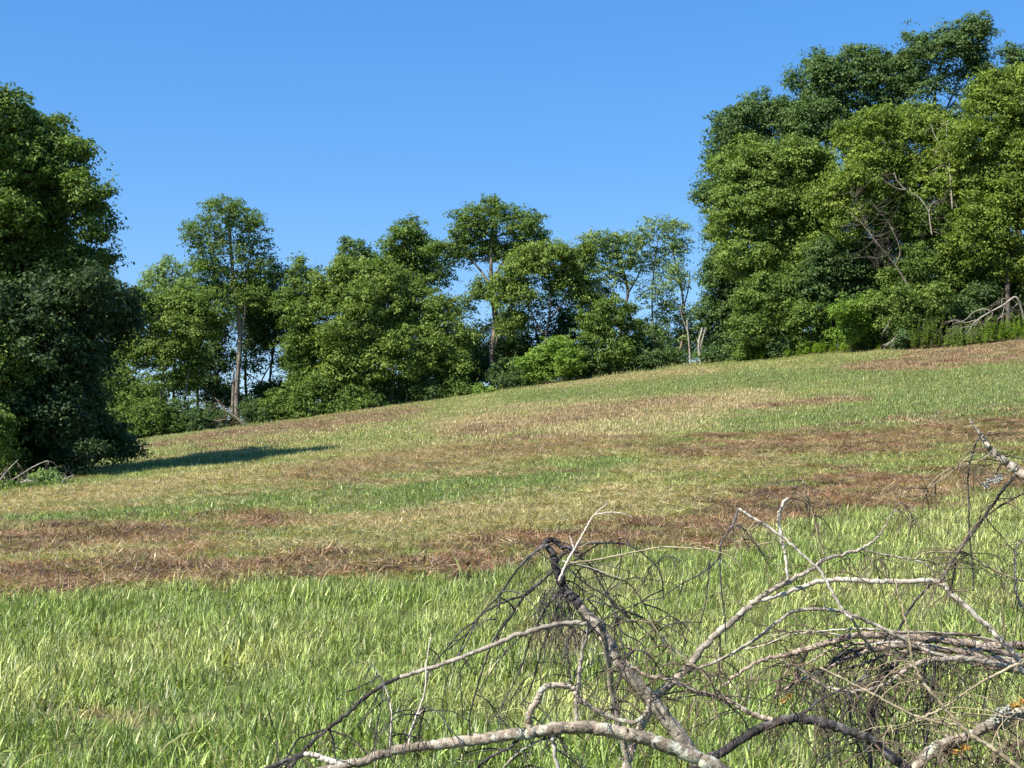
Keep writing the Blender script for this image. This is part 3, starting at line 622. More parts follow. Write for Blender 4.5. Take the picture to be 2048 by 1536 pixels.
# front rank
S('tree', 'big olive green tree forming the left front of the right wood', 'tree', GR, 1550, 96,
  [(1515, 350, 66, 60), (1590, 330, 66, 52), (1470, 430, 58, 66), (1550, 430, 76, 70), (1630, 400, 66, 66), (1500, 520, 70, 60), (1590, 520, 76, 62), (1650, 500, 50, 60)], 'yellow', 0.25, 1.6, 0.85, 46, [([(1550, 705), (1555, 560), (1550, 430)], 14), ([(1560, 560), (1620, 470), (1640, 410)], 8)], 'tree', 5)
S('tree', 'tall yellow green domed tree with a bare pale fork near its top', 'tree', GR, 1800, 91,
  [(1745, 300, 66, 54), (1815, 265, 60, 46), (1870, 280, 54, 52), (1720, 370, 66, 60), (1800, 350, 74, 62), (1880, 370, 62, 62), (1690, 430, 50, 56, .9), (1770, 440, 60, 50, .7)], 'gold', 0.24, 1.6, 0.8, 47, None, 'tree', 5)
S('tree', 'bright yellow green tree filling the right frame edge above the fallen white branch', 'tree', GR, 2020, 88,
  [(1985, 225, 56, 56), (2045, 190, 50, 56), (1945, 300, 60, 60), (2020, 310, 70, 70), (1990, 400, 72, 66), (2050, 420, 60, 80), (1960, 480, 62, 56), (2110, 330, 70, 150), (2040, 530, 60, 50)], 'gold', 0.24, 1.6, 0.8, 48, [([(2020, 670), (2015, 520), (2010, 380), (2000, 260)], 14)], 'tree', 5)
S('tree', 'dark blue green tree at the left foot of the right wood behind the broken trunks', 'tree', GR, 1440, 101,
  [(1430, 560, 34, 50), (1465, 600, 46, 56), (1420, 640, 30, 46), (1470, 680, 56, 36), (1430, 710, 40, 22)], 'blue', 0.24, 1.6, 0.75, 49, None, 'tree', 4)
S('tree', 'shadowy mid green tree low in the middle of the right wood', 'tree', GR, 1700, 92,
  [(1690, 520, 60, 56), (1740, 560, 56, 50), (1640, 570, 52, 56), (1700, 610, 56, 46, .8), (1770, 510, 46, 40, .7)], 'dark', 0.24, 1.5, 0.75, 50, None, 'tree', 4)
S('tree', 'mid green tree with dark hollows behind the long bare leaning pole', 'tree', GR, 1860, 91,
  [(1850, 470, 56, 50, .8), (1900, 540, 56, 44), (1830, 560, 50, 44), (1910, 450, 44, 44), (1970, 570, 50, 40, .8)], 'mid', 0.23, 1.5, 0.75, 51, None, 'tree', 4)
S('tree', 'drooping layered green tree low at the left front of the wood', 'tree', GR, 1560, 93,
  [(1520, 600, 56, 40), (1580, 590, 56, 40), (1550, 650, 62, 36), (1620, 640, 44, 40), (1500, 660, 36, 34)], 'mid', 0.22, 1.6, 0.65, 52, None, 'tree', 4)
S('tree', 'bright green sapling at the foot of the wood beside a dark hollow', 'tree', GR, 1705, 88,
  [(1700, 625, 34, 26), (1720, 655, 30, 28), (1690, 668, 26, 20)], 'lime', 0.2, 1.5, 0.5, 53, None, 'light', 3)
S('tree', 'light green bushy tree left of the fallen white branch', 'tree', GR, 1810, 87,
  [(1800, 600, 44, 34), (1840, 630, 44, 30), (1790, 645, 36, 28), (1870, 600, 40, 30)], 'yellow', 0.2, 1.5, 0.5, 54, None, 'tree', 3)
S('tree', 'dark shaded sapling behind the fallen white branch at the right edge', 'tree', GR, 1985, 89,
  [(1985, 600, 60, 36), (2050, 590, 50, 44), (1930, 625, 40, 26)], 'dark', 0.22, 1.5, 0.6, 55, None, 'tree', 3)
# --- shrubs along the foot
sh = [
 (250, 101, 34, 26, 'dark', 'dark shrub at the foot of the crest row nearest the left trees'),
 (310, 100.5, 46, 32, 'mid', 'leafy green shrub sloping up in front of the yellow green rounded tree'),
 (375, 101, 40, 28, 'dark', 'dark shrub just left of the fallen log beside the forked trunk'),
 (430, 103, 30, 18, 'dark', 'low shaded shrub behind the fallen log at the forked trunk'),
 (520, 103, 36, 20, 'dark', 'low dark shrub just right of the forked trunk'),
 (575, 103, 34, 24, 'mid', 'green shrub below the tree with the pale thin stem'),
 (640, 101, 44, 30, 'mid', 'sunlit green shrub at the left foot of the broad dense tree'),
 (710, 101.5, 40, 24, 'mid', 'rounded shrub under the left half of the broad dense tree'),
 (770, 102, 34, 20, 'dark', 'small dark shrub under the middle of the broad dense tree'),
 (835, 102, 40, 24, 'dark', 'dark shrub under the right half of the broad dense tree'),
 (905, 102, 36, 20, 'mid', 'low green shrub between the dense tree and the thick pale trunk'),
 (965, 101, 30, 10, 'lime', 'light green creeping shrub spilling onto the field before the thick pale trunk'),
 (1030, 102, 36, 22, 'dark', 'dark shrub right of the thick pale trunk'),
 (1180, 102, 38, 22, 'dark', 'dark shrub at the field edge left of the small rounded sunlit tree'),
 (1265, 101, 36, 22, 'blue', 'blue green shrub right of the small rounded sunlit tree'),
 (1330, 101, 34, 16, 'dark', 'low dark shrub under the feathery pale tree'),
 (1450, 97, 40, 18, 'dark', 'dark low shrub right of the broken pale trunk'),
 (1510, 95, 44, 22, 'mid', 'green shrub at the left foot of the right wood'),
 (1575, 93.5, 40, 20, 'blue', 'greyish feathery shrub under the drooping layered tree'),
 (1640, 92, 40, 22, 'mid', 'green shrub left of the bright sapling'),
 (1745, 89, 34, 20, 'dark', 'dark shrub in the hollow right of the bright sapling'),
 (1812, 85, 20, 22, 'blue', 'rounded grey green shrub beside the small fallen grey branches'),
]
for k, (px, Y_, rx, ry, lk, lab) in enumerate(sh):
    if px < 1350 and px != 965: ry *= 1.6; rx *= 1.15
    bx = (px - 1024) / F * Y_; d = terrain(bx, Y_)
    gy_ = 950 - (float(d) - CAM_Z) / Y_ * F
    S('shrub', lab, 'shrub', GS, px, Y_, [(px - rx * .35, gy_ - ry * .7, rx * .7, ry), (px + rx * .4, gy_ - ry * .5, rx * .65, ry * .8), (px, gy_ - ry * .25, rx, ry * .5)], lk, 0.2, 1.4, 0.5, 70 + k, None, 'tree', 2)
# tall green weeds at the right
def weeds(name, label, spots, h, seed, leafk='mid', lw=0.07):
    rg = np.random.default_rng(seed); V = []; T = []; tb = Tubes(); o0 = None
    for px, Y_ in spots:
        bx = (px - 1024) / F * Y_; b = np.array([bx, Y_, float(terrain(bx, Y_))])
        if o0 is None: o0 = b
        H = h * rg.uniform(0.4, 1.25); ln = np.array([rg.normal(0, .1), rg.normal(0, .1), 1.0]) * H
        tb.add(crom([b - [0, 0, 0.05], b + ln * 0.5 + rg.normal(0, .02, 3), b + ln], 3), [0.008, 0.003], 4, seed)
        for q in range(44):
            f = rg.uniform(0.15, 1.0); c = b + ln * f; az = rg.random() * 6.283; l = lw * rg.uniform(1.6, 3.0) * (1.15 - 0.5 * f)
            dd = np.array([math.cos(az), math.sin(az), rg.uniform(-0.2, 0.6)]) * l; sdv = np.array([-math.sin(az), math.cos(az), 0]) * l * 0.3
            V += [c, c + dd * .5 + sdv, c + dd, c + dd * .5 - sdv]; T += [rg.uniform(0.3, 0.9)] * 4
    root = empty(name, o0); tag(root, label, 'weeds')
    tag(mesh_np('foliage', np.array(V), np.arange(len(V)), 4, LEAF[leafk], root, {'tint': T}, False, o0), kind='stuff')
    tag(tb.build('stems', BARK['b_twig'], root, o0), kind='stuff')
rw = np.random.default_rng(3)
weeds('weed_clump', 'row of tall upright leafy weeds left of the fallen white branch', [(rw.uniform(1826, 1890), rw.uniform(83.5, 85)) for _ in range(60)], 1.5, 1)
weeds('weed_clump', 'fresh green weeds below the fallen white branch at the right frame edge', [(rw.uniform(1975, 2075), rw.uniform(81, 83)) for _ in range(110)], 1.3, 2, 'lime')
weeds('weed_clump', 'greyish dry-leaved weeds under the tip of the fallen white branch', [(rw.uniform(1895, 1975), rw.uniform(82, 84)) for _ in range(70)], 1.05, 3, 'pale')
weeds('weed_clump', 'low bright weeds fringing the field edge below the right wood', [(rw.uniform(1490, 1720), 0) for _ in range(0)] + [(p_, float(edge((p_ - 1024) / F * 90)) - rw.uniform(0.5, 2.5)) for p_ in rw.uniform(1480, 1800, 170)], 0.7, 4, 'lime')

# ------------------------------------------------------------------ dead wood
def dead(name, label, cat, Yb, limbs, bark, group=None, twigbark=None, side=0, seed=0, tw_len=0.3, rough=0.08, sides=8, tw_r=0.0035, tw_down=0.8, wob=0.006, ntw=0):
    """limbs: list of (pts[(px,py,(dY))...], w0px, w1px, kind?)  first limb is the main one"""
    rg = np.random.default_rng(seed + 900); root = None
    lines = []
    for k, L_ in enumerate(limbs):
        pts, w0, w1 = L_[:3]; bk = L_[3] if len(L_) > 3 else bark
        pp = []
        for q in pts:
            dy = q[2] if len(q) > 2 else 0
            pp.append(P(q[0], q[1], Yb + dy))
        pp = np.array(pp)
        if root is None:
            root = empty(name, pp[0]); org = pp[0]; tag(root, label, cat, group)
        cp = crom(pp, 9)
        rough_k = rough * 0.36 * (1 if Yb < 20 else 0.6)
        if len(cp) > 4:
            nn = rg.normal(0, wob, cp.shape) * np.array([.35, .5, .35]); nn[0] = 0; nn[-1] = 0; cp = cp + nn * min(1, (w0 + w1) / 20) * (Yb / 6 if Yb < 20 else 3)
        thin = 0.6 if Yb > 80 else 0.82; r0, r1 = w0 / F * Yb / 2 * thin, w1 / F * Yb / 2 * thin
        tb = Tubes().add(cp, [r0, (r0 + r1) / 2, r1], sides if w0 > 7 else 6, seed + k, rough_k)
        # knots / stubs
        if w0 > 10 and Yb < 20:
            for s_ in range(int(len(cp) / 5)):
                i_ = rg.integers(1, len(cp) - 1); d = rg.normal(0, 1, 3); d[2] = abs(d[2]) * 0.3 - 0.2; d /= np.linalg.norm(d)
                rl = r0 + (r1 - r0) * i_ / len(cp); tb.add(np.array([cp[i_], cp[i_] + d * rl * rg.uniform(1.2, 2.4)]), [rl * 0.32, rl * 0.14], 5, s_)
        tb.build('limb' if k == 0 else 'side_branch', BARK[bk], root, org)
        lines.append((cp, r0, r1))
    if ntw:
        tb = Tubes()
        for s_ in range(ntw):
            cp, r0, r1 = lines[rg.integers(0, len(lines))]; i_ = rg.integers(0, len(cp)); st = cp[i_]
            Ln = tw_len * rg.uniform(0.3, 1.2); d = rg.normal(0, 1, 3) * np.array([1, 0.7, 0.55]); d /= np.linalg.norm(d)
            pts = [st]; cur = st.copy()
            for u_ in range(5):
                d = d + np.array([0, 0, -tw_down * 0.28]) + rg.normal(0, 0.16, 3); d /= np.linalg.norm(d)
                cur = cur + d * Ln / 5; pts.append(cur.copy())
            cp2 = crom(pts, 2); rr = tw_r * rg.uniform(0.6, 1.4)
            tb.add(cp2, [rr, rr * 0.45], 4, s_, 0.05)
            for v_ in range(rg.integers(0, 4)):
                s2 = cp2[rg.integers(2, len(cp2))]; d2 = d + rg.normal(0, 0.8, 3); d2 /= np.linalg.norm(d2); l2 = Ln * rg.uniform(0.15, 0.4)
                tb.add(crom([s2, s2 + d2 * l2 * .5 + rg.normal(0, l2 * .06, 3), s2 + d2 * l2 + [0, 0, -l2 * tw_down * .4]], 2), [rr * 0.7, rr * 0.35], 4, v_)
        tag(tb.build('twigs', BARK[twigbark or 'b_twig'], root, org), kind='stuff')
    return root
# far pale stems
dead('dead_tree', 'broken bleached trunk standing on the field edge at the left foot of the right wood', 'dead tree', 97.5,
     [([(1403, 738), (1399, 710), (1398, 685), (1405, 655)], 12, 6), ([(1399, 700), (1405, 680), (1411, 655)], 7, 3), ([(1398, 690), (1393, 676)], 4, 2)], 'dead', rough=0.06, wob=0.01)
dead('dead_tree', 'thin bare pale stem just left of the broken bleached trunk', 'dead tree', 99,
     [([(1381, 735), (1379, 700), (1376, 665), (1374, 640)], 7, 4), ([(1376, 665), (1366, 640), (1360, 615)], 3, 2)], 'dead', rough=0.05, wob=0.01)
dead('dead_tree', 'bare pale forked stem sticking out near the top of the yellow green domed tree', 'dead tree', 88.2,
     [([(1905, 420), (1900, 345), (1897, 300), (1893, 262), (1896, 240)], 6, 2.5), ([(1897, 305), (1882, 290), (1868, 268), (1862, 248)], 5, 2), ([(1899, 345), (1890, 330), (1866, 340)], 2.5, 2), ([(1901, 350), (1914, 340), (1918, 328)], 3, 2)], 'dead', wob=0.01, ntw=30, tw_len=1.0, tw_r=0.012, twigbark='light')
dead('dead_tree', 'long bare grey pole leaning left inside the right wood', 'dead tree', 88.2,
     [([(1850, 640), (1812, 565), (1790, 530), (1770, 505), (1745, 475), (1722, 445), (1700, 425)], 7, 2.5), ([(1770, 512), (1750, 516), (1732, 512)], 3, 1.5), ([(1790, 530), (1800, 500), (1780, 450), (1765, 430), (1740, 400)], 4, 2), ([(1745, 475), (1728, 440), (1715, 400), (1700, 385)], 3, 1.5)], 'light', wob=0.01, ntw=90, tw_len=1.8, tw_r=0.012, twigbark='tree', tw_down=-0.2)
dead('dead_tree', 'curved bare grey limb arching right through the middle of the wood', 'dead tree', 88.8,
     [([(1864, 470), (1860, 445), (1856, 420), (1838, 395), (1812, 380), (1795, 362), (1789, 345)], 5, 2.5), ([(1812, 380), (1790, 375), (1765, 358)], 3, 1.5), ([(1858, 425), (1862, 410), (1875, 400)], 3, 1.5)], 'dead', wob=0.01, ntw=50, tw_len=1.4, tw_r=0.012, twigbark='tree', tw_down=-0.2)
dead('fallen_branch', 'large fallen white branch lying over weeds at the right edge of the wood', 'branch', 82.5,
     [([(2052, 650, .4), (2034, 596), (2010, 608), (1985, 622), (1960, 636), (1945, 650), (1938, 664)], 8, 3, 'dead'),
      ([(2010, 606), (2006, 625), (2003, 640)], 3, 2), ([(2036, 608, .3), (2015, 625, .2), (1995, 638)], 6, 3), ([(1982, 622), (1965, 618), (1945, 626), (1930, 640), (1905, 648)], 4, 1.5),
      ([(1985, 620), (1984, 630), (1975, 640), (1968, 650)], 3, 1.5), ([(1952, 640), (1930, 645), (1910, 640), (1895, 645)], 3, 1), ([(1938, 664), (1932, 668)], 3, 1.5), ([(2004, 608), (2004, 598), (2012, 597)], 3, 2), ([(1960, 636), (1950, 650), (1925, 655), (1908, 665)], 2.5, 1)],
     'dead', wob=0.01, ntw=70, tw_len=1.2, tw_r=0.008, twigbark='light', seed=5)
dead('fallen_branch', 'small fallen grey branches at the field edge left of the rounded grey shrub', 'branch', 84.5,
     [([(1772, 692, .2), (1785, 680), (1796, 668)], 4, 1.5), ([(1768, 690), (1780, 684), (1794, 676)], 3, 1.5), ([(1766, 664), (1772, 656), (1778, 645)], 3, 2)], 'dead', wob=0.005, ntw=20, tw_len=0.8, tw_r=0.008, twigbark='light', seed=6)
dead('fallen_log', 'grey log leaning down to the grass beside the pale forked trunk', 'log', 100.5,
     [([(490, 852), (476, 838), (462, 828), (445, 818)], 9, 5), ([(470, 832), (455, 838), (430, 842), (395, 852)], 4, 2), ([(460, 828), (440, 808), (430, 795)], 4, 2), ([(440, 842), (415, 838), (400, 845)], 3, 1.5)], 'light', wob=0.01, ntw=40, tw_len=1.4, tw_r=0.012, seed=7)
dead('fallen_branch', 'tangle of fallen bleached branches in weeds at the left frame edge', 'branch', 33.5,
     [([(0, 972, .3), (30, 968), (60, 962), (85, 972)], 5, 2.5), ([(0, 960), (18, 938), (36, 920)], 4, 2), ([(0, 975), (40, 950), (70, 932), (95, 922), (96, 930)], 3, 2), ([(40, 975), (55, 960), (80, 978)], 4, 2), ([(118, 978), (130, 958), (148, 950)], 3, 1.5), ([(-30, 985), (20, 968), (50, 975), (75, 980)], 5, 2), ([(98, 988), (118, 975), (132, 950)], 2.5, 1.5)],
     'dead', wob=0.008, ntw=60, tw_len=0.55, tw_r=0.0045, twigbark='light', seed=8)

# ---- the brush pile in front
GB = 'dead branches of the brush pile in front'
BR = 'branch'
up_root = dead('dead_branch', 'upright broken limb with a dark hooked tip and a skirt of black drooping twigs', BR, 6.2,
     [([(1520, 1860, .1), (1440, 1610), (1392, 1520), (1330, 1435), (1285, 1380), (1240, 1330), (1215, 1285), (1190, 1245), (1160, 1215)], 42, 24, 'b_pale'),
      ([(1160, 1215), (1140, 1190), (1122, 1165), (1110, 1130), (1105, 1105), (1090, 1088), (1098, 1078)], 27, 12, 'b_dark'),
      ([(1098, 1078), (1112, 1082), (1122, 1094), (1145, 1098)], 12, 9, 'b_dark'),
      ([(1110, 1128), (1125, 1108), (1150, 1104), (1165, 1112)], 9, 5, 'b_dark'),
      ([(1088, 1090), (1062, 1110), (1030, 1145), (995, 1195), (962, 1228), (930, 1290), (905, 1330)], 7, 3, 'b_dark'),
      ([(1108, 1140), (1080, 1165), (1050, 1190), (1010, 1203), (965, 1228), (935, 1265), (895, 1300)], 8, 3, 'b_dark'),
      ([(1080, 1165), (1050, 1190), (1020, 1235), (1000, 1260), (975, 1310), (955, 1375), (940, 1430), (942, 1490)], 7, 3.5, 'b_dark'),
      ([(1130, 1095), (1180, 1087), (1235, 1086), (1262, 1092), (1295, 1115), (1320, 1145), (1328, 1200)], 6, 3, 'b_dark'),
      ([(1150, 1110), (1180, 1130), (1200, 1165), (1220, 1195), (1250, 1230), (1290, 1260), (1320, 1300)], 6, 3, 'b_dark'),
      ([(1120, 1180), (1090, 1220), (1060, 1280), (1040, 1340), (1010, 1400), (985, 1440)], 6, 2.5, 'b_dark'),
      ([(1125, 1185), (1105, 1240), (1080, 1310), (1060, 1380), (1040, 1410)], 6, 2.5, 'b_dark'),
      ([(1130, 1180), (1140, 1240), (1135, 1300), (1140, 1350), (1150, 1400)], 7, 3, 'b_dark'),
      ([(1140, 1140), (1175, 1170), (1220, 1200), (1240, 1260), (1285, 1290), (1310, 1350)], 5, 2.5, 'b_dark'),
      ([(1160, 1130), (1210, 1150), (1260, 1170), (1300, 1230), (1330, 1290)], 4, 2, 'b_dark'),
      ([(1180, 1200), (1230, 1215), (1280, 1235), (1320, 1275), (1345, 1330)], 4, 2, 'b_dark'),
      ([(1170, 1200), (1190, 1192), (1215, 1210), (1235, 1240)], 4, 2, 'b_dark'),
      ], 'b_dark', GB, 'b_dark', seed=20, ntw=80, tw_len=0.36, tw_r=0.0028, tw_down=1.1, rough=0.09)
dead('dead_branch', 'thin white forked twig rising from the dark hooked tip', BR, 6.0,
     [([(1118, 1162), (1132, 1128), (1148, 1100), (1170, 1060), (1190, 1028), (1215, 1008)], 7, 2.5), ([(1149, 1102), (1144, 1085), (1139, 1072)], 4, 3), ([(1180, 1048), (1176, 1042)], 2, 1.5),
      ([(1190, 1030), (1215, 1025), (1248, 1027), (1265, 1035)], 4, 2), ([(1145, 1125), (1190, 1120), (1240, 1110), (1290, 1100), (1330, 1094), (1400, 1098), (1440, 1105), (1465, 1118), (1480, 1130)], 5, 2.5, 'b_straw'), ([(1125, 1122), (1160, 1130), (1195, 1140), (1245, 1158)], 3, 1.5),
      ([(1212, 1008), (1214, 998)], 1.8, 1)], 'b_white', GB, 'b_straw', seed=21, ntw=8, tw_len=0.1, tw_r=0.0015, tw_down=0.2, rough=0.05)
dead('dead_branch', 'long smooth tan stick arching from the lower left up across the upright limb', BR, 5.8,
     [([(1300, 1700, .3), (1235, 1440, .2), (1205, 1262), (1170, 1246), (1110, 1250), (1040, 1268), (960, 1300), (880, 1330), (800, 1354)], 15, 10, 'b_pale'),
      ([(802, 1353), (770, 1368), (730, 1395), (680, 1440), (640, 1470), (610, 1500), (575, 1540), (520, 1600, .1)], 10, 9, 'b_dark'),
      ([(655, 1458), (620, 1468), (595, 1480), (580, 1505), (545, 1560)], 6, 4, 'b_dark'), ([(662, 1462), (690, 1470), (715, 1485), (730, 1505), (745, 1512)], 4, 3, 'b_dark'), ([(660, 1460), (668, 1490), (672, 1520), (690, 1580)], 5, 3, 'b_dark'),
      ([(935, 1318), (920, 1345), (922, 1380), (925, 1430), (924, 1480)], 4, 2, 'b_dark'), ([(1046, 1268), (1020, 1295), (995, 1325), (965, 1370), (950, 1390)], 4, 2, 'b_dark')], 'b_pale', GB, 'b_twig', seed=22, ntw=22, tw_len=0.25, tw_r=0.002, rough=0.035)
dead('dead_branch', 'thick rough limb with white lichen patches along the bottom edge of the picture', BR, 5.3,
     [([(1720, 1800, .3), (1560, 1620, .1), (1440, 1540), (1380, 1510), (1300, 1480), (1240, 1465), (1180, 1455), (1110, 1457), (1060, 1465), (1000, 1472), (940, 1482), (880, 1488), (820, 1495), (770, 1508), (720, 1525), (690, 1530), (600, 1560), (520, 1640)], 40, 19, 'b_lichen'),
      ([(690, 1528), (660, 1522), (635, 1512), (610, 1508)], 18, 12, 'b_white'), ([(612, 1508), (575, 1520), (540, 1535), (480, 1560)], 12, 10, 'b_dark'),
      ([(1060, 1462), (1058, 1430), (1075, 1400), (1085, 1378), (1110, 1370), (1145, 1376), (1155, 1395), (1190, 1420), (1225, 1435), (1262, 1445), (1290, 1430), (1300, 1400)], 17, 11, 'b_lichen'),
      ([(1155, 1465), (1152, 1420), (1158, 1350), (1165, 1300), (1175, 1262), (1178, 1225)], 11, 7, 'b_pale'),
      ([(818, 1490), (822, 1460), (838, 1420), (850, 1380), (852, 1340), (857, 1300), (862, 1275)], 6, 2.5, 'b_white'), ([(836, 1430), (848, 1418), (853, 1412)], 3, 2, 'b_white'),
      ([(780, 1500), (782, 1460), (783, 1425), (775, 1390), (765, 1360), (745, 1330)], 5, 2, 'b_white'),
      ([(1105, 1460), (1108, 1500), (1120, 1560)], 12, 9, 'b_white'),
      ([(1050, 1470), (1010, 1500), (960, 1530), (940, 1600)], 9, 6, 'b_dark'), ([(1085, 1480), (1060, 1490), (1020, 1520), (990, 1560)], 6, 4, 'b_pale')],
     'b_lichen', GB, 'b_dark', seed=23, ntw=90, tw_len=0.28, tw_r=0.0024, rough=0.12)
dead('dead_branch', 'pale peeling limb running from the bottom centre up to the upper right', BR, 6.6,
     [([(1180, 1800, .2), (1240, 1600), (1262, 1500), (1310, 1400), (1345, 1365), (1375, 1335), (1410, 1290), (1450, 1255), (1490, 1220), (1520, 1195), (1560, 1172), (1620, 1140), (1650, 1118), (1690, 1108), (1720, 1098), (1750, 1080), (1765, 1062), (1778, 1035), (1790, 1018)], 24, 2.5, 'b_pale'),
      ([(1500, 1205), (1560, 1190), (1610, 1172), (1660, 1160), (1740, 1162), (1800, 1164), (1870, 1161), (1900, 1185), (1950, 1230), (1985, 1262), (2020, 1300), (2060, 1340)], 11, 14, 'b_white'),
      ([(1790, 1018), (1800, 1007), (1812, 1012), (1824, 1030), (1833, 1052)], 3, 2.5, 'b_dark'),
      ([(1720, 1098), (1760, 1108), (1800, 1115), (1850, 1128), (1876, 1160)], 5, 4, 'b_pale'),
      ([(1650, 1118), (1620, 1010), (1608, 970), (1600, 955)], 4, 2, 'b_straw'),
      ([(1576, 1162), (1572, 1120), (1568, 1100), (1562, 1070), (1558, 1035), (1566, 1008), (1576, 996)], 7, 9, 'b_white'), ([(1576, 996), (1600, 1000), (1630, 1010)], 3, 2, 'b_twig'),
      ([(1300, 1400), (1340, 1365), (1360, 1350), (1440, 1320), (1500, 1285), (1560, 1240), (1590, 1222), (1640, 1218), (1690, 1225), (1740, 1245), (1800, 1275), (1850, 1300), (1920, 1320)], 8, 9, 'b_pale'),
      ([(1440, 1270), (1440, 1300), (1438, 1340), (1428, 1380)], 5, 3, 'b_dark'),
      ([(1680, 1102), (1700, 1120), (1690, 1140), (1700, 1150)], 3, 2, 'b_dark'), ([(1716, 1100), (1735, 1115), (1750, 1130), (1755, 1145)], 3, 2, 'b_twig')],
     'b_pale', GB, 'b_twig', seed=24, ntw=130, tw_len=0.3, tw_r=0.0022, rough=0.09)
dead('dead_branch', 'straight bleached stick crossing down to the right from a dark forked tip', BR, 6.4,
     [([(1478, 1018), (1500, 1032), (1530, 1050), (1570, 1078), (1600, 1105), (1640, 1142), (1665, 1185), (1690, 1225), (1705, 1240), (1725, 1275, .2), (1748, 1300, .35)], 6, 8, 'b_white'),
      ([(1476, 1018), (1466, 1050), (1442, 1085), (1440, 1110), (1425, 1130), (1400, 1148), (1360, 1170), (1330, 1190)], 6, 3, 'b_dark'),
      ([(1441, 1090), (1440, 1140), (1444, 1190), (1450, 1240), (1452, 1290)], 4, 3, 'b_dark'), ([(1418, 1122), (1416, 1170), (1408, 1220), (1395, 1260)], 4, 2.5, 'b_dark'),
      ([(1466, 1048), (1485, 1055), (1510, 1088), (1530, 1110), (1545, 1115), (1556, 1112)], 4, 2, 'b_dark'), ([(1512, 1088), (1525, 1110), (1540, 1135)], 3, 2, 'b_dark'), ([(1465, 1050), (1467, 1070), (1465, 1085)], 3, 2, 'b_dark'),
      ([(1510, 1042), (1490, 1070), (1478, 1095), (1460, 1140)], 3, 1.5, 'b_straw'),
      ([(1585, 1078), (1540, 1085), (1500, 1092), (1440, 1104)], 3, 1.5, 'b_straw')],
     'b_white', GB, 'b_twig', seed=25, ntw=36, tw_len=0.22, tw_r=0.0018, rough=0.06)
black_root = dead('dead_branch', 'black curved limb in the lower middle of the pile below the tan stick', BR, 5.5,
     [([(1300, 1760, .1), (1360, 1580), (1400, 1530), (1450, 1500), (1500, 1468), (1540, 1448), (1590, 1436), (1650, 1447), (1700, 1463), (1745, 1482), (1785, 1515), (1830, 1560), (1900, 1700)], 22, 24, 'b_dark'),
      ([(1785, 1512), (1760, 1492), (1740, 1480)], 14, 12, 'b_pale'),
      ([(1250, 1325), (1290, 1350), (1340, 1360), (1400, 1385), (1440, 1392), (1480, 1415), (1510, 1430), (1545, 1440)], 9, 13, 'b_cedar'),
      ([(1245, 1328), (1260, 1305), (1285, 1302), (1310, 1325), (1325, 1355)], 6, 4, 'b_dark'),
      ([(1250, 1328), (1235, 1370), (1225, 1410), (1222, 1440)], 4, 3, 'b_dark'),
      ([(1440, 1392), (1410, 1350), (1380, 1325), (1345, 1298), (1320, 1270), (1300, 1240)], 5, 2.5, 'b_straw'),
      ([(1545, 1440), (1600, 1430), (1640, 1400), (1700, 1370), (1740, 1350)], 8, 5, 'b_dark'),
      ([(1500, 1466), (1480, 1430), (1440, 1400), (1400, 1390), (1330, 1400)], 5, 3, 'b_dark')],
     'b_dark', GB, 'b_twig', seed=27, ntw=120, tw_len=0.3, tw_r=0.0024, rough=0.1)
dead('dead_branch', 'thick red-brown shaggy limb lying level at the right of the pile', BR, 6.9,
     [([(2260, 1560, .1), (2150, 1330), (2048, 1292), (1980, 1292), (1920, 1285), (1860, 1278), (1780, 1272), (1720, 1270), (1660, 1285), (1600, 1302), (1570, 1310), (1520, 1322), (1480, 1345), (1445, 1372)], 26, 7, 'b_cedar'),
      ([(2100, 1305, .1), (1960, 1276, .15), (1900, 1268, .1), (1820, 1264), (1740, 1266), (1690, 1270), (1640, 1265), (1600, 1262), (1540, 1272)], 9, 3, 'b_pale'),
      ([(2120, 1330, -.1), (1990, 1302, -.1), (1900, 1300, -.1), (1830, 1286, -.1), (1760, 1282, -.05), (1700, 1290), (1660, 1300), (1610, 1330)], 13, 5, 'b_cedar'),
      ([(1960, 1270, .1), (1880, 1268, .1), (1800, 1280), (1750, 1296), (1700, 1320), (1650, 1335), (1580, 1350), (1540, 1368)], 8, 4, 'b_twig'),
      ([(1850, 1276), (1780, 1262), (1720, 1258), (1650, 1262), (1580, 1270), (1530, 1290), (1490, 1298)], 6, 2.5, 'b_white'),
      ([(1700, 1275), (1650, 1285), (1620, 1300), (1600, 1330), (1590, 1360)], 10, 5, 'b_dark'), ([(1600, 1302), (1580, 1330), (1560, 1370), (1545, 1410)], 7, 4, 'b_cedar')],
     'b_cedar', GB, 'b_twig', seed=28, ntw=100, tw_len=0.32, tw_r=0.0026, rough=0.16)
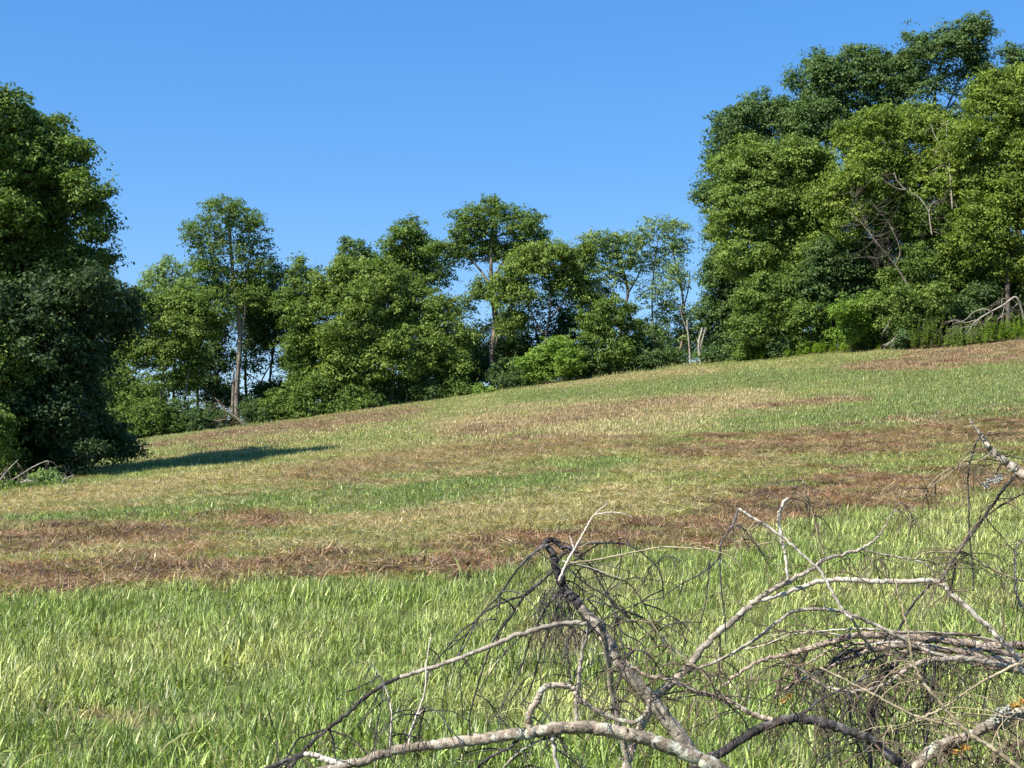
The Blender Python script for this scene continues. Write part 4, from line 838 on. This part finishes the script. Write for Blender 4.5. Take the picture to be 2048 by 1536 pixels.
second_root = dead('dead_branch', 'second red-brown shaggy limb just below the thick level one, fraying to black', BR, 6.75,
     [([(2240, 1600), (2140, 1370), (2048, 1330), (1990, 1322), (1930, 1305), (1860, 1296), (1800, 1292), (1740, 1300), (1690, 1318), (1640, 1345), (1600, 1360), (1570, 1380)], 22, 7, 'b_cedar'),
      ([(2060, 1345), (1985, 1335), (1930, 1322), (1870, 1310), (1820, 1302), (1770, 1310), (1720, 1330), (1680, 1340)], 14, 5, 'b_cedar'),
      ([(2030, 1318), (1950, 1312), (1890, 1296), (1800, 1284), (1740, 1290), (1690, 1305)], 10, 4, 'b_white'),
      ([(1820, 1300), (1780, 1340), (1740, 1370), (1700, 1382), (1680, 1385)], 12, 6, 'b_dark'), ([(1760, 1298), (1700, 1302), (1660, 1330), (1640, 1352)], 12, 8, 'b_dark'), ([(1870, 1300), (1868, 1360), (1860, 1420), (1850, 1500)], 9, 6, 'b_dark')],
     'b_cedar', GB, 'b_dark', seed=29, ntw=70, tw_len=0.36, tw_r=0.0028, rough=0.16, tw_down=1.1)
peeled_root = dead('dead_branch', 'pale peeled limb under the red-brown pair ending in long drooping sprays', BR, 6.55,
     [([(2300, 1620), (2150, 1390), (2048, 1342), (2000, 1330), (1940, 1318), (1870, 1320), (1830, 1328), (1790, 1355), (1750, 1375), (1700, 1382), (1650, 1372), (1600, 1340), (1560, 1320)], 20, 4, 'b_pale'),
      ([(2048, 1425), (2000, 1430)], 6, 4), ([(1840, 1328), (1800, 1340), (1760, 1360), (1720, 1380)], 9, 5, 'b_twig')],
     'b_pale', GB, 'b_twig', seed=30, ntw=110, tw_len=0.36, tw_r=0.0022, rough=0.1)
dead('dead_branch', 'thick pale limb entering at the upper right edge with a dark dangling stem', BR, 6.1,
     [([(2400, 1500, .2), (2250, 1150, .1), (2110, 985), (2048, 950), (2020, 930), (1990, 908), (1972, 885), (1962, 870), (1950, 855), (1938, 838)], 34, 3, 'b_pale'),
      ([(1965, 872), (1955, 880), (1948, 900), (1940, 925), (1936, 960), (1938, 1010), (1938, 1060), (1943, 1110), (1946, 1150), (1948, 1180)], 4, 4, 'b_dark'),
      ([(2035, 948), (2010, 975), (1985, 1010), (1950, 1060), (1920, 1100), (1895, 1140), (1880, 1165)], 8, 5, 'b_dark'),
      ([(2080, 975), (2030, 995), (1975, 1030), (1940, 1065), (1910, 1115), (1885, 1150)], 6, 4, 'b_twig'),
      ([(1985, 905), (1960, 920), (1930, 930), (1890, 942), (1860, 970), (1850, 990)], 3, 1.5, 'b_straw'), ([(1990, 910), (2020, 914), (2060, 918)], 3, 2, 'b_twig'), ([(1975, 890), (1975, 910), (1965, 940), (1958, 955)], 3, 1.5, 'b_dark'),
      ([(1948, 900), (1920, 930), (1880, 960), (1840, 985)], 2.5, 1.5, 'b_straw')],
     'b_pale', GB, 'b_twig', seed=31, ntw=60, tw_len=0.25, tw_r=0.0022, rough=0.1)
dead('dead_branch', 'thin whippy stem curving down the right edge below the thick pale limb', BR, 6.3,
     [([(2260, 1500), (2150, 1300), (2070, 1240), (2045, 1215), (2032, 1185), (2030, 1140), (2032, 1100), (2045, 1082), (2080, 1075)], 10, 5, 'b_pale'),
      ([(2060, 1165), (2010, 1150), (1970, 1130), (1935, 1108), (1890, 1104), (1850, 1106), (1825, 1120)], 6, 2.5, 'b_straw'), ([(1937, 1110), (1910, 1122), (1870, 1130)], 3, 2, 'b_twig'), ([(1912, 1118), (1908, 1150), (1900, 1185), (1898, 1215)], 6, 3, 'b_dark')],
     'b_pale', GB, 'b_twig', seed=32, ntw=60, tw_len=0.25, tw_r=0.002, rough=0.07)
dead('dead_branch', 'long straw coloured wand running down to the lower right corner', BR, 5.4,
     [([(1790, 1160), (1800, 1200), (1812, 1245), (1820, 1290), (1828, 1330), (1850, 1370), (1880, 1405), (1910, 1440), (1940, 1468), (1975, 1490), (2010, 1515), (2060, 1560), (2200, 1720)], 4, 13, 'b_straw'),
      ([(1640, 1335), (1690, 1360), (1740, 1385), (1790, 1412), (1840, 1435), (1890, 1447), (1920, 1450)], 5, 7, 'b_straw'),
      ([(1905, 1448), (1860, 1438), (1800, 1450), (1750, 1455), (1718, 1465)], 3, 2, 'b_straw')],
     'b_straw', GB, 'b_straw', seed=33, ntw=24, tw_len=0.2, tw_r=0.0016, rough=0.05)
dead('dead_branch', 'bent straw coloured wand crossing the lower right from the right edge', BR, 5.6,
     [([(2250, 1600), (2140, 1320), (2048, 1325), (1990, 1350), (1940, 1378), (1900, 1408), (1860, 1428), (1825, 1442)], 8, 5, 'b_straw'), ([(2048, 1440), (2000, 1432), (1950, 1428), (1905, 1425)], 4, 2.5, 'b_straw')],
     'b_straw', GB, 'b_straw', seed=34, ntw=20, tw_len=0.2, tw_r=0.0016, rough=0.05)
dead('dead_branch', 'gnarled lichen-covered limb in the lower right corner near the frame bottom', BR, 5.9,
     [([(2200, 1600), (2130, 1400), (2048, 1425), (2010, 1440), (1970, 1455), (1930, 1475), (1880, 1490), (1850, 1515), (1820, 1560), (1790, 1680)], 32, 22, 'b_lichen'),
      ([(1930, 1478), (1900, 1500), (1870, 1530)], 12, 8, 'b_cedar'), ([(2048, 1480), (2010, 1500), (1990, 1520), (1975, 1560)], 5, 4, 'b_straw')],
     'b_lichen', GB, 'b_twig', seed=35, ntw=130, tw_len=0.3, tw_r=0.0026, rough=0.2)
dead('dead_branch', 'tangle-topped grey stem standing behind the level red-brown limbs', BR, 7.1,
     [([(1760, 1800), (1740, 1500), (1752, 1400), (1765, 1330), (1812, 1230), (1850, 1180), (1868, 1165)], 12, 5, 'b_dark'), ([(1765, 1330), (1745, 1380), (1735, 1440), (1730, 1500)], 6, 4, 'b_dark'), ([(1752, 1400), (1790, 1440), (1800, 1500), (1805, 1560)], 5, 3, 'b_dark'),
      ([(1850, 1330), (1855, 1400), (1848, 1460), (1850, 1540)], 7, 5, 'b_dark'), ([(1700, 1400), (1705, 1460), (1735, 1530)], 6, 4, 'b_dark'), ([(1640, 1380), (1655, 1450), (1660, 1530)], 5, 4, 'b_dark')],
     'b_dark', GB, 'b_dark', seed=36, ntw=70, tw_len=0.4, tw_r=0.0028, rough=0.08, tw_down=0.9)
def drape(name, root, Y, spots, bark, seed, n, length, r, spread=0.25):
    # fine dead twiglets and bark shreds hanging almost straight down from the limb
    rg = np.random.default_rng(seed); tb = Tubes(); org = np.array(root.location)
    for q in range(n):
        a_, b_ = spots[rg.integers(0, len(spots))]
        p0 = P(a_ + rg.normal(0, 9), b_ + rg.normal(0, 6), Y + rg.normal(0, 0.05)); Ln = length * rg.uniform(0.35, 1.2)
        d = np.array([rg.normal(0, spread), rg.normal(0, spread), -1.0]); d /= np.linalg.norm(d); cur = p0.copy(); pts = [p0]
        for u_ in range(4):
            d = d + rg.normal(0, 0.26, 3); d[2] -= 0.1; d /= np.linalg.norm(d); cur = cur + d * Ln / 4; pts.append(cur.copy())
        rr = r * rg.uniform(0.5, 1.4); cp = crom(pts, 2); tb.add(cp, [rr, rr * 0.4], 4, q, 0)
        for v_ in range(2):
            s2 = cp[rg.integers(2, len(cp))]; d2 = d + rg.normal(0, 0.6, 3); tb.add(np.array([s2, s2 + d2 * Ln * 0.1, s2 + d2 * Ln * 0.18 + [0, 0, -Ln * 0.06]]), [rr * 0.6, rr * 0.3], 3, v_)
    tag(tb.build(name, BARK[bark], root, org), kind='stuff')
drape('twigs', up_root, 6.2, [(1110, 1180), (1125, 1190), (1135, 1200), (1145, 1215), (1100, 1190)], 'b_dark', 1, 42, 0.34, 0.0018, 0.4)
drape('twigs', up_root, 6.2, [(1085, 1240), (1070, 1270), (1095, 1255), (1110, 1230)], 'b_twig', 2, 40, 0.26, 0.0014, 0.35)
drape('bark_shreds', up_root, 6.15, [(1145, 1256), (1160, 1262), (1135, 1262)], 'b_straw', 3, 45, 0.13, 0.0022, 0.15)
drape('twigs', second_root, 6.75, [(1600, 1350), (1650, 1340), (1700, 1325), (1760, 1310), (1830, 1310), (1900, 1320), (1980, 1335)], 'b_twig', 4, 90, 0.32, 0.0018, 0.6)
drape('twigs', peeled_root, 6.55, [(1700, 1385), (1640, 1370), (1760, 1370), (1850, 1335), (1960, 1330)], 'b_dark', 5, 45, 0.40, 0.0022, 0.45)
drape('bark_shreds', black_root, 5.5, [(1540, 1450), (1570, 1450), (1600, 1445), (1640, 1450)], 'b_twig', 6, 50, 0.16, 0.0015, 0.6)
def lichen(name, label, spots, col, seed, size, owner_y):
    m, t, out = mat_new(name + '_surface')
    n_ = noise(t, 60, 3); c_ = ramp(t, n_, [(0.3, tuple(v * 0.45 for v in col)), (0.7, col)])
    p = t.nodes.new('ShaderNodeBsdfPrincipled'); t.links.new(c_, p.inputs['Base Color']); p.inputs['Roughness'].default_value = 0.95
    t.links.new(p.outputs[0], out.inputs[0])
    rg = np.random.default_rng(seed); V = []
    for px, py, rpx in spots:
        c = P(px, py, owner_y); r = rpx / F * owner_y
        for _ in range(90):
            b = c + rg.normal(0, r * 0.4, 3) * np.array([1.3, 1, 0.7]); d = rg.normal(0, 1, 3); d /= np.linalg.norm(d); e = np.cross(d, rg.normal(0, 1, 3)); e /= np.linalg.norm(e)
            l = size * rg.uniform(0.5, 1.4)
            V += [b, b + d * l * .5 + e * l * .3, b + d * l, b + d * l * .5 - e * l * .3]
    o = mesh_np(name, np.array(V), np.arange(len(V)), 4, m, None); tag(o, label, 'lichen')
lichen('lichen', 'pale bluish white lichen tuft caught on the twigs at the upper right edge', [(1985, 962, 9), (1972, 970, 7), (1998, 955, 8)], (0.44, 0.46, 0.42), 1, 0.010, 6.05)
lichen('lichen', 'orange lichen growing on the gnarled limb in the lower right corner', [(2046, 1402, 8), (2030, 1412, 8), (1930, 1495, 7), (1912, 1505, 6)], (0.55, 0.30, 0.06), 2, 0.011, 5.85)
lichen('lichen', 'grey lichen cushion on the gnarled limb beside the orange patch', [(2000, 1425, 12), (2015, 1418, 10), (1990, 1438, 8)], (0.42, 0.43, 0.37), 3, 0.014, 5.86)
lichen('lichen', 'rusty yellow lichen on dark twigs below the level red-brown limbs', [(1566, 1402, 7), (1580, 1392, 6)], (0.42, 0.27, 0.07), 4, 0.010, 6.5)
print('leaves', NL[0], 'tufts', len(PX))
